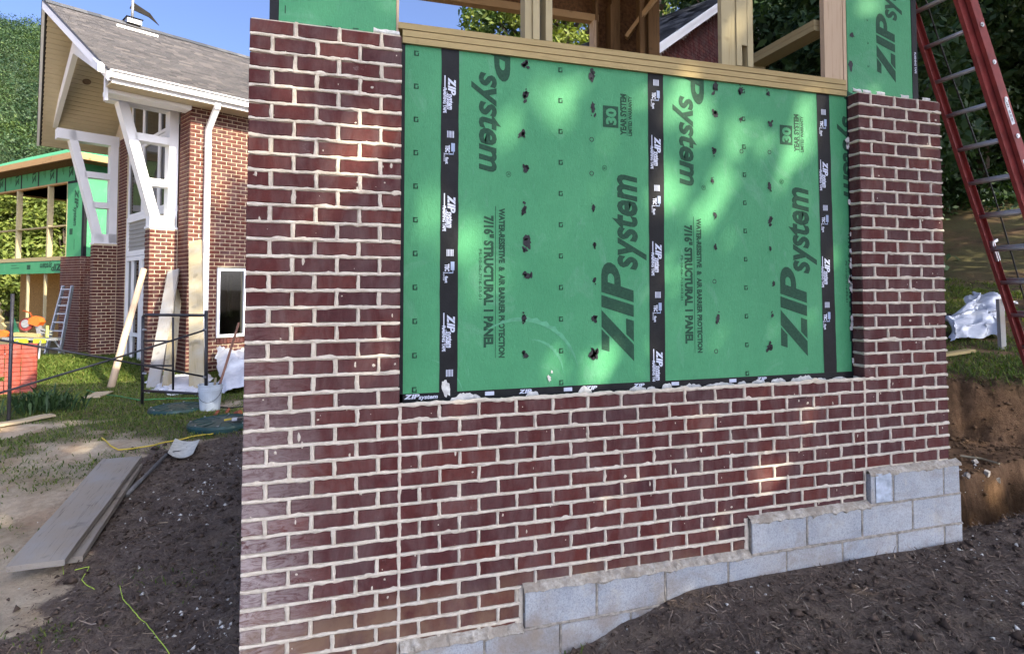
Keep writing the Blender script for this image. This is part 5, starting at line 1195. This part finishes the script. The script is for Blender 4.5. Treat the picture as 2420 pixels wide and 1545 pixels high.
# ------------------------------------------------------------------ shovel
h0, h1, h2, b0, b1 = [og(x, y) for x, y in ((298, 1178), (392, 1090), (412, 1081), (428, 1074), (462, 1044))]
for q in (h0, h1, h2, b0, b1): q[2] = H(q[0], q[1])+.035
h2[2] += .02; h1[2] += .035
sh_ = thing('shovel', 'square shovel caked with pale mortar lying on the mulch', 'shovel', h1); SO = tuple(h1)
m = MB(); m.tube([h0, h0+(h1-h0)*.3, h0+(h1-h0)*.32, h1], [.024, .023, .018, .017], 10); m.off(SO).obj('handle', M['shovelgrey'], sh_, smooth=True)
m = MB(); m.tube([h1, h2, b0], [.02, .018, .014], 8); m.off(SO).obj('neck', M['black'], sh_, smooth=True)
Q = [og(x, y, .05) for x, y in ((396, 1080), (456, 1082), (472, 1040), (414, 1037))]; m = MB(); vs = []
for i in range(6):
    for j in range(7):
        u, v = i/5, j/6; p = (Q[0]*(1-v)+Q[1]*v)*(1-u)+(Q[3]*(1-v)+Q[2]*v)*u; vs.append((p[0], p[1], p[2]+.05*abs(2*v-1)**2.2*(1-.4*u)+.02*(1-u)-.02))
m.add(vs, [(i*7+j, i*7+j+1, i*7+j+8, i*7+j+7) for i in range(5) for j in range(6)]); m.v += [(x, y, z-.006) for x, y, z in vs]; m.f += [(42+i*7+j, 42+i*7+j+7, 42+i*7+j+8, 42+i*7+j+1) for i in range(5) for j in range(6)]; m.off(SO).obj('blade', M['shovelblade'], sh_, smooth=True)
# ------------------------------------------------------------------ strings and yellow strap
def gstring(pix, rr, mat, nm, label, cat, lift=.012, n=6, group=None):
    P_ = [og(x, y) for x, y in pix]; out = []
    for a, b in zip(P_[:-1], P_[1:]):
        for i in range(n): p = a+(b-a)*i/n; out.append(np.array([p[0], p[1], H(p[0], p[1])+lift]))
    out.append(np.array([P_[-1][0], P_[-1][1], H(P_[-1][0], P_[-1][1])+lift])); o = out[0]; m = MB(); m.tube(out, rr, 5); m.off(o).obj(nm, M[mat], None, smooth=True, label=label, cat=cat, group=group, loc=o)
gstring([(283, 1387), (290, 1418), (318, 1450), (345, 1475), (370, 1508), (400, 1548)], .0028, 'string', 'mason_line', 'long lime green string running to the bottom edge on the mulch', 'string')
gstring([(176, 1350), (211, 1342), (193, 1373), (224, 1396)], .0028, 'string', 'mason_line', 'zigzag lime green string beside the end of the plank stack', 'string')
gstring([(147, 1335), (150, 1360)], .0022, 'string', 'mason_line', 'short bit of string hanging at the plank end', 'string')
gstring([(240, 1038), (262, 1058), (280, 1067), (330, 1061), (400, 1047), (480, 1031), (575, 1014)], .008, 'yellow', 'yellow_strap', 'yellow strap lying bent across the sandy soil', 'strap', .02)
gstring([(205, 926), (330, 950), (400, 946), (470, 945)], .008, 'leafgreen', 'green_hose', 'green hose in the grass in front of the scaffold', 'hose', .03)
# ------------------------------------------------------------------ plastic sheeting
def sheet(label, corners, seed, amp, base_z=None, n=26):
    """crumpled sheet over a patch given by world corners a, b, c, d"""
    a, b, c, d = [np.array(q, float) for q in corners]; u, v = np.meshgrid(np.linspace(0, 1, n), np.linspace(0, 1, n)); p = (a*(1-u[..., None])*(1-v[..., None])+b*u[..., None]*(1-v[..., None])+c*u[..., None]*v[..., None]+d*(1-u[..., None])*v[..., None])
    rg = lambda s, k: 1-2*np.abs(fbm(u*k+s, v*k*.8+s*2, seed+s, 3)-.5)
    hgt = amp*(.6*fbm(u*3+seed, v*3, seed, 3)+.55*rg(1, 3)+.3*rg(2, 7)-.5)*np.minimum(1, 6*np.minimum(np.minimum(u, 1-u)+.06, np.minimum(v, 1-v)+.06))
    jit = (fbm(u*4, v*4, seed+9)-.5)*.35*np.linalg.norm(b-a); p[..., 0] += jit; p[..., 1] += (fbm(u*4, v*4, seed+19)-.5)*.3*np.linalg.norm(d-a)
    p[..., 2] += hgt; p[..., 2] = np.maximum(p[..., 2], height(p[..., 0], p[..., 1])+.01); i = np.arange(n*n).reshape(n, n); q = np.stack([i[:-1, :-1], i[:-1, 1:], i[1:, 1:], i[1:, :-1]], -1).reshape(-1, 4)
    o = p[0, 0].copy(); me = npmesh('plastic_sheet', (p-o).reshape(-1, 3), q, M['sheet'], False); return link('plastic_sheet', me, None, label, 'plastic sheet', None, None, o)
g = lambda x, y: gz(og(x, y))
k1 = [g(345, 930), g(480, 936), Wd(.45, -.15, .05), Wd(-.6, -.25, .02)]; sheet('crumpled white plastic sheet spread under the leaning planks', k1, 3, .16)
k2 = [g(505, 930), g(640, 925), Wd(2.1, -.1, .38), Wd(.55, -.12, .42)]; sheet('heap of white plastic sheeting between bucket and brick column', k2, 5, .42)
pa = [atd(2236, 806, 8.9), atd(2352, 802, 9.2), atd(2385, 726, 10.4), atd(2275, 706, 10.4)]
for q in pa[:2]: q[2] = H(q[0], q[1])+.01
sheet('big crumpled white plastic sheet heaped on the bank by the stake', pa, 8, .42, n=34)
# grey stake and black pipe on the bank
a = atd(2368, 793, 8.6); a[2] = H(a[0], a[1])-.05; b = a+np.array([-.02, 0, .78]); m = MB(); m.beam(a, b, .10, .05, (0, 1, 0)); m.off(a).obj('stake', M['grey_z'], None, label='grey wooden stake standing in front of the plastic heap', cat='stake', loc=a)
a = atd(2225, 733, 10.6); b = atd(2300, 740, 10.4); a[2] = H(a[0], a[1])+.1; b[2] = H(b[0], b[1])+.08; m = MB(); m.tube([a, b], .07, 12); m.off(a).obj('drain_pipe', M['pipe'], None, smooth=True, label='short black drain pipe on the bank beside the plastic heap', cat='pipe', loc=a)
r = random.Random(2)
for i in range(4):
    c = [og(x, y) for x, y in ((2290, 1145), (2330, 1120), (2360, 1135), (2300, 1095), (2380, 1100), (2345, 1148), (2400, 1125))][i]; c[2] = H(c[0], c[1])+.012; m = brick_mesh(.055, .04, .035, i); m.obj('mortar_lump', M['mortar'] if i % 2 else M['mortar_grey'], None, label=('nearest pale rubble lump on the far lip of the trench', 'pale rubble lump in the middle of the bare soil', 'rightmost of the nearer pale rubble lumps', 'farthest pale rubble lump, against the brick column edge')[i], cat='rubble', group='pale rubble by the trench', loc=c, rot=(r.uniform(0, 6), r.uniform(0, 6), r.uniform(0, 6)))
m = MB(); q = [og(x, y) for x, y in ((2270, 1080), (2320, 1087), (2362, 1099))]; q = [np.array([a[0], a[1], H(a[0], a[1])+.015]) for a in q]; m.tube(q, .011, 6); o = q[0]; m.off(o).obj('stick', M['tan_z'], None, label='thin pale stick lying on the bare soil past the trench', cat='stick', loc=o)
# ------------------------------------------------------------------ bright red brick cube and tools at far left
c = atd(38, 900, 9.9); c[2] = H(c[0], c[1])-.02
pl = thing('brick_pallet', 'cube of bright red bricks stacked on the lawn beside the scaffold rods', 'brick stack', c, rad(20))
LX, nl_ = .2032, 10; r = random.Random(6)
for k in range(11):
    z = .012+k*.072
    for i in range(6):
        for j in range(4):
            if i not in (0, 5) and j not in (0,) and k < 10: continue
            if k == 3 and j in (0, 1) and i in (2, 4): continue
            if k % 4 == 2: L, Wx, nx_, ny_ = .1, .195, 6, 4
            key = ('pal', 0)
            if key not in BMESH: q = MB(); q.box((-.0975, -.0465, 0), (.0975, .0465, .064)); BMESH[key] = q.mesh('brick', M['brick3'])
            link('brick', BMESH[key], pl, loc=(.42-i*.2032+(.1 if False else 0)-.25+r.uniform(-.003, .003), -.25+j*.1+r.uniform(-.004, .004)+.0, z), rot=(0, 0, 0))
m = MB(); m.box((-.85, -.24, 0), (.26, .10, .70)); 
# aluminium ladder on the green house
b0_ = gz(atd(106, 836, 16.6)); b0_[2] = 1.7129-(836-684)*16.6/1400; t0_ = atd(148, 676, 17.8); 
la = thing('aluminium_ladder', 'short dull aluminium ladder leaning on the brick corner of the half-built house', 'ladder', b0_); LO2 = tuple(b0_)
across = atd(143, 828, 16.6)-atd(106, 836, 16.6); across[2] = 0; d = t0_-b0_
for off_ in (0, 1):
    for dd in (0., .10):
        m = MB(); o_ = across*off_*.92*(1-.0)+np.array([.0, dd, 0]); m.beam(b0_+o_, t0_+across*off_*.62+np.array([0, dd, 0]), .03, .075, (0, 1, 0)); m.off(LO2).obj('rail', M['aluladder'], la)
for i in range(8):
    f = (i+.6)/8; m = MB(); m.beam(b0_+d*f, b0_+d*f+across*(.92-.30*f), .05, .04); m.off(LO2).obj('rung', M['aluladder'], la)
# cut-off saw on its lime-yellow stand
c = atd(75, 800, 14.6); zgnd = H(c[0], c[1]); c[2] = zgnd
ss = thing('saw_stand', 'folding saw stand with lime yellow ends in front of the half-built house', 'saw stand', c)
rx = RV.copy()
def sx(u, v, z): return tuple(rx*u+np.array([DV[0], DV[1], 0])*v+np.array([0, 0, z]))
zt = atd(75, 800, 14.6)[2]-zgnd
m = MB(); m.beam(sx(-.7, 0, zt), sx(.62, 0, zt-.02), .06, .06); m.beam(sx(-.7, .2, zt), sx(.62, .2, zt-.02), .06, .06); m.obj('beam', M['alu'], ss)
for u0, u1 in ((-.36, -.08), (.10, .36)): m = MB(); m.beam(sx(u0, -.04, zt-.05), sx(u1, -.04, zt-.05), .08, .10); m.obj('clamp', M['lime_plastic'], ss)
for (u, v, uu, vv) in ((-.25, -.1, -.45, -.4), (-.25, .3, -.45, .5), (.30, -.1, .55, -.45), (.30, .3, .5, .5)): m = MB(); m.tube([sx(u, v, zt-.04), sx(uu, vv, .0)], .022, 8); m.obj('leg', M['alu'], ss, smooth=True)
m = MB(); m.beam(sx(.34, .05, zt+.02), sx(.30, .1, zt+.30), .05, .14); m.obj('arm_support', M['lime_plastic'], ss)
m = MB(); m.beam(sx(-.5, .1, zt+.10), sx(.15, .1, zt+.07), .14, .09); m.obj('lumber_offcut', M['treated_x'], None, label='short yellow lumber block resting on the saw stand', cat='lumber', loc=c)
cs = np.array(c)+np.array(sx(-.0, .12, zt+.42)); sw = thing('cutoff_saw', 'orange cut-off saw with red wheel guard set up on the stand', 'saw', cs)
m = MB(); m.prism([(-.13, -.06), (.10, -.12), (.17, -.02), (.12, .08), (-.02, .13), (-.12, .06)], lambda u, v, t: sx(u, t, v), -.09, .09); m.obj('motor_body', M['orange'], sw)
m = MB(); m.tube([sx(-.10, 0, .08), sx(-.14, 0, .2), sx(-.28, 0, .25), sx(-.34, 0, .26)], .018, 8); m.obj('handle', M['orange'], sw, smooth=True)
m = MB(); m.tube([sx(-.22, -.05, -.08), sx(-.22, .0, -.08)], .16, 24); m.obj('wheel_guard', M['red'], sw); m = MB(); m.tube([sx(-.22, -.07, -.06), sx(-.22, -.052, -.06)], .10, 20); m.obj('blade', M['alu'], sw)
m = MB(); m.beam(sx(.06, 0, -.1), sx(.12, 0, -.36), .08, .10); m.beam(sx(.1, -.02, -.18), sx(.42, -.02, -.26), .04, .04); m.beam(sx(.1, -.02, -.26), sx(.42, -.02, -.33), .03, .03); m.obj('base', M['alu'], sw)
c = atd(6, 790, 14.0); m = MB(); m.prism([(-.2, -.05), (.14, -.05), (.18, .02), (.05, .09), (-.2, .10)], lambda u, v, t: sx(u, t, v), -.06, .06); q = link('hand_saw', m.mesh('hand_saw', M['orange']), None, 'orange power tool at the left end of the saw stand', 'power tool', None, None, c)
# weed tuft
c = og(100, 972); t = thing('tall_weed', 'dark clump of tall weeds on the lawn in front of the red bricks', 'weed', (c[0], c[1], H(c[0], c[1])))
r_ = np.random.default_rng(31); n = 260; x = r_.normal(0, .22, n); y = r_.normal(0, .12, n); m = MB()
for i in range(n):
    th = r_.uniform(0, 6.28); le = r_.uniform(.06, .20); h = r_.uniform(.10, .30)*(1.6 if r_.random() < .08 else 1); w = r_.uniform(.008, .022); u = np.array([math.cos(th), math.sin(th), 0]); s = np.array([-u[1], u[0], 0]); p = np.array([x[i], y[i], 0])
    m.add([p-s*w*.3, p+s*w*.3, p+u*le*.5+s*w+np.array([0, 0, h*.8]), p+u*le*.5-s*w+np.array([0, 0, h*.8]), p+u*le+np.array([0, 0, h])], [(0, 1, 2, 3), (3, 2, 4)])
m.obj('foliage', M['leafd'], t)

# ------------------------------------------------------------------ trees
def leaves(centres, radii, per, size, seed, squash=.8, gaps=(), org=None):
    r = np.random.default_rng(seed); n = len(centres)*per; ci = np.repeat(np.arange(len(centres)), per)
    d = r.normal(0, 1, (n, 3)); d /= np.linalg.norm(d, axis=1)[:, None]; rr = r.uniform(.35, 1., n)**.5
    c = centres[ci]+d*(radii[ci]*rr)[:, None]*np.array([1, 1, squash])
    if gaps:
        keep = np.ones(n, bool); wp = c+np.asarray(org, float)
        for g_, rr_ in gaps:
            q = wp-np.asarray(g_); t_ = q@SUNV; keep &= np.linalg.norm(q-t_[:, None]*SUNV, axis=1) > rr_+.04
        c, d, n = c[keep], d[keep], int(keep.sum())
    nrm = d*.6+r.normal(0, .6, (n, 3))+np.array([0, 0, .5]); nrm /= np.linalg.norm(nrm, axis=1)[:, None]
    t = np.cross(nrm, r.normal(0, 1, (n, 3))); t /= np.linalg.norm(t, axis=1)[:, None]; b = np.cross(nrm, t); s = (size*r.uniform(.6, 1.35, n))[:, None]
    v = np.stack([c-t*s*.62, c+b*s*.34-nrm*s*.08, c+t*s*.62-nrm*s*.22, c-b*s*.34-nrm*s*.08], 1).reshape(-1, 3)
    return v, np.arange(n*4).reshape(-1, 4)
def tree(name, label, base, h, R_, mat, nclump=40, per=110, size=.22, seed=1, group=None, low=.25, squash=.8, shape=1., clump=.30, gaps=()):
    r = np.random.default_rng(seed); t = thing(name, label, 'tree', base, group=group); cz0 = h*low
    c = []; 
    while len(c) < nclump:
        p = r.uniform(-1, 1, 3)
        if p@p < 1 and p@p > .12: c.append([p[0]*R_*(1-.35*max(p[2], 0)*shape), p[1]*R_*(1-.35*max(p[2], 0)*shape), cz0+(h-cz0)*(p[2]*.5+.5)])
    c = np.array(c); rad_ = R_*clump*r.uniform(.7, 1.35, nclump); v, f = leaves(c, rad_, per, size, seed+1, squash, gaps, base)
    link('crown', npmesh('crown', v, f, M[mat]), t)
    tr = MB(); r0 = max(.10, h*.016); tr.tube([(0, 0, -.3), (.05*h*.1, 0, h*.25), (0, .03*h*.2, h*.55), (0, 0, h*.88)], [r0*1.25, r0, r0*.7, r0*.2], 9)
    for i in range(min(9, nclump)):
        q = c[i]; z = min(q[2]*.75, h*.7); tr.tube([(0, 0, z*.8), (q[0]*.5, q[1]*.5, z*.95+q[2]*.05), tuple(q)], [r0*.45, r0*.3, r0*.08], 6)
    tr.obj('trunk', M['bark'], t, smooth=True); return t
def tz(x, y): return (x, y, H(x, y)-.1)
# bright trees behind the pavilion
for i, (px, w, h, R_, mt, lb) in enumerate([(1045, 30, 16.6, 2.0, 'leaf', 'slender open tree rising above the bright bushes behind the pavilion'), (1010, 27, 13.3, 2.0, 'leafy', 'low yellow green tree at left in the pavilion opening'), (1140, 30, 15.4, 2.6, 'leafy', 'bright yellow green tree left of the double stud'),
   (1215, 27, 15.4, 2.8, 'leaf', 'darker green tree just left of the double stud'), (1345, 26, 18.5, 4.2, 'leafy', 'sunlit yellow green tree filling the far window opening'), (1560, 36, 24., 5., 'leafy', 'tall sunlit tree above the dark shingle roof'), (1660, 40, 27., 5., 'leaf', 'tall green tree behind the neighbouring roof at right'), (568, 46, 20.2, 3.4, 'leafy', 'small sunlit tree top showing over the roof beside the brick column'), (900, 40, 15., 4., 'leaf', 'green tree hidden low behind the left brick column')]):
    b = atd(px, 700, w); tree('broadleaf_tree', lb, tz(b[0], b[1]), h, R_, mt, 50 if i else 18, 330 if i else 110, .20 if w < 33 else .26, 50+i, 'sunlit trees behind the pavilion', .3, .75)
# leafy trees behind the green house
for i, (px, w, h, R_) in enumerate([(20, 36, 9.5, 3.2), (95, 37, 9.4, 3.4), (150, 36, 9.5, 3.2), (-70, 36, 10., 3.2)]):
    b = atd(px, 700, w); tree('broadleaf_tree', ['leafy tree at far left seen between the bare studs', 'leafy tree in the middle of the stud opening of the green house', 'leafy tree behind the right end of the stud opening', 'leafy tree beyond the left picture edge'][i], (b[0], b[1], -1.), h, R_, 'leafy', 46, 240, .24, 90+i, 'trees behind the half-built house', .12, .8)
# dark wood on the bank at right
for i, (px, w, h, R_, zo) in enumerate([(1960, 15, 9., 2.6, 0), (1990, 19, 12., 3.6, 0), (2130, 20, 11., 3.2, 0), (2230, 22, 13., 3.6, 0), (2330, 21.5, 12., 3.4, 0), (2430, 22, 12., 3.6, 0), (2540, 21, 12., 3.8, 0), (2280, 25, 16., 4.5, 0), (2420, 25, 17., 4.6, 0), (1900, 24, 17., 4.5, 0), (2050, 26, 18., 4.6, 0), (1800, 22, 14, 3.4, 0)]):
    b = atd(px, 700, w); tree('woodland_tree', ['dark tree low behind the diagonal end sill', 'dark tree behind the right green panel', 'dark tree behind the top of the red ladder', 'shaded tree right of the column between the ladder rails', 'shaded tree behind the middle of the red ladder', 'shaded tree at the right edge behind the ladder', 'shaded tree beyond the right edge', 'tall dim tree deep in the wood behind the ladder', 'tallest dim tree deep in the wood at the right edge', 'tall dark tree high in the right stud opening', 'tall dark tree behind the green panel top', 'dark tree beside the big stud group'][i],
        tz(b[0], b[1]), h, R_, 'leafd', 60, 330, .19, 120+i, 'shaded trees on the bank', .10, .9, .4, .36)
# undergrowth under the wood
r_ = np.random.default_rng(77); n = 230; px = r_.uniform(1750, 2700, n); w = np.where(px < 2150, r_.uniform(14.5, 24, n), r_.uniform(20.5, 26, n)); P_ = np.array([atd(a, 700, b) for a, b in zip(px, w)]); P_[:, 2] = height(P_[:, 0], P_[:, 1])+.5
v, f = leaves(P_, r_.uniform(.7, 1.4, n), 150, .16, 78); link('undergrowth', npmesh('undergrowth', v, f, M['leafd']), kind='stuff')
# big trees behind the viewer whose shade dapples the wall, some added as blockers
def uv(u, v): return (u*.814+v*.576, u*.576-v*.814)
for i, (u, v, h, R_, nc, per, sz, lb) in enumerate(SHADE):
    x, y = uv(u, v); tree('shade_tree', lb, tz(x, y), h, R_, 'leaf', nc, per, sz, 200+i, 'shade trees behind the viewer', .30, .8, .2, .30, GAPS)
# ------------------------------------------------------------------ wooded hill at left
hx = np.linspace(-330, 60, 66); hy = np.linspace(60, 330, 46); HX, HY = np.meshgrid(hx, hy)
def hillz(x, y):
    dx, dy = x-CAM[0], y-CAM[1]; fw = dx*DV[0]+dy*DV[1]; px = PCX+FPX*(dx*RV[0]+dy*RV[1])/np.maximum(fw, 1); rr = np.hypot(dx, dy)
    yc = np.interp(px, [-900, -300, 0, 60, 110, 200, 330, 560, 800, 2000], [30, 45, 72, 82, 92, 140, 190, 215, 330, 600])
    top = (684-yc)/FPX/np.sqrt(1+((np.clip(px, -900, 2000)-PCX)/FPX)**2)       # rise over run of the crest
    return top*215*sst(70, 215, rr)*(1-.5*sst(215, 330, rr))*(.97+.06*fbm(x*.03, y*.03, 91))-1
HZ = hillz(HX, HY); i = np.arange(HX.size).reshape(HX.shape); q = np.stack([i[:-1, :-1], i[:-1, 1:], i[1:, 1:], i[1:, :-1]], -1).reshape(-1, 4)
link('hill', npmesh('hill', np.stack([HX, HY, HZ], -1).reshape(-1, 3), q, flat('forest_floor', (.03, .045, .02), .95, .1, .3, .2), True), kind='structure')
r_ = np.random.default_rng(99); n = 1400; px = r_.uniform(-260, 640, n*6); w = r_.uniform(85, 200, n*6); P_ = np.array([atd(a, 500, b) for a, b in zip(px, w)]); z = hillz(P_[:, 0], P_[:, 1]); k = (z > 4) & (P_[:, 0] < 60); P_ = P_[k][:2600]; P_[:, 2] = z[k][:2600]+r_.uniform(.5, 4., len(P_))
v, f = leaves(P_, r_.uniform(1.5, 3.4, len(P_)), 104, .37, 98, 1.2); link('hill_forest', npmesh('hill_forest', v, f, M['leaff']), kind='stuff')
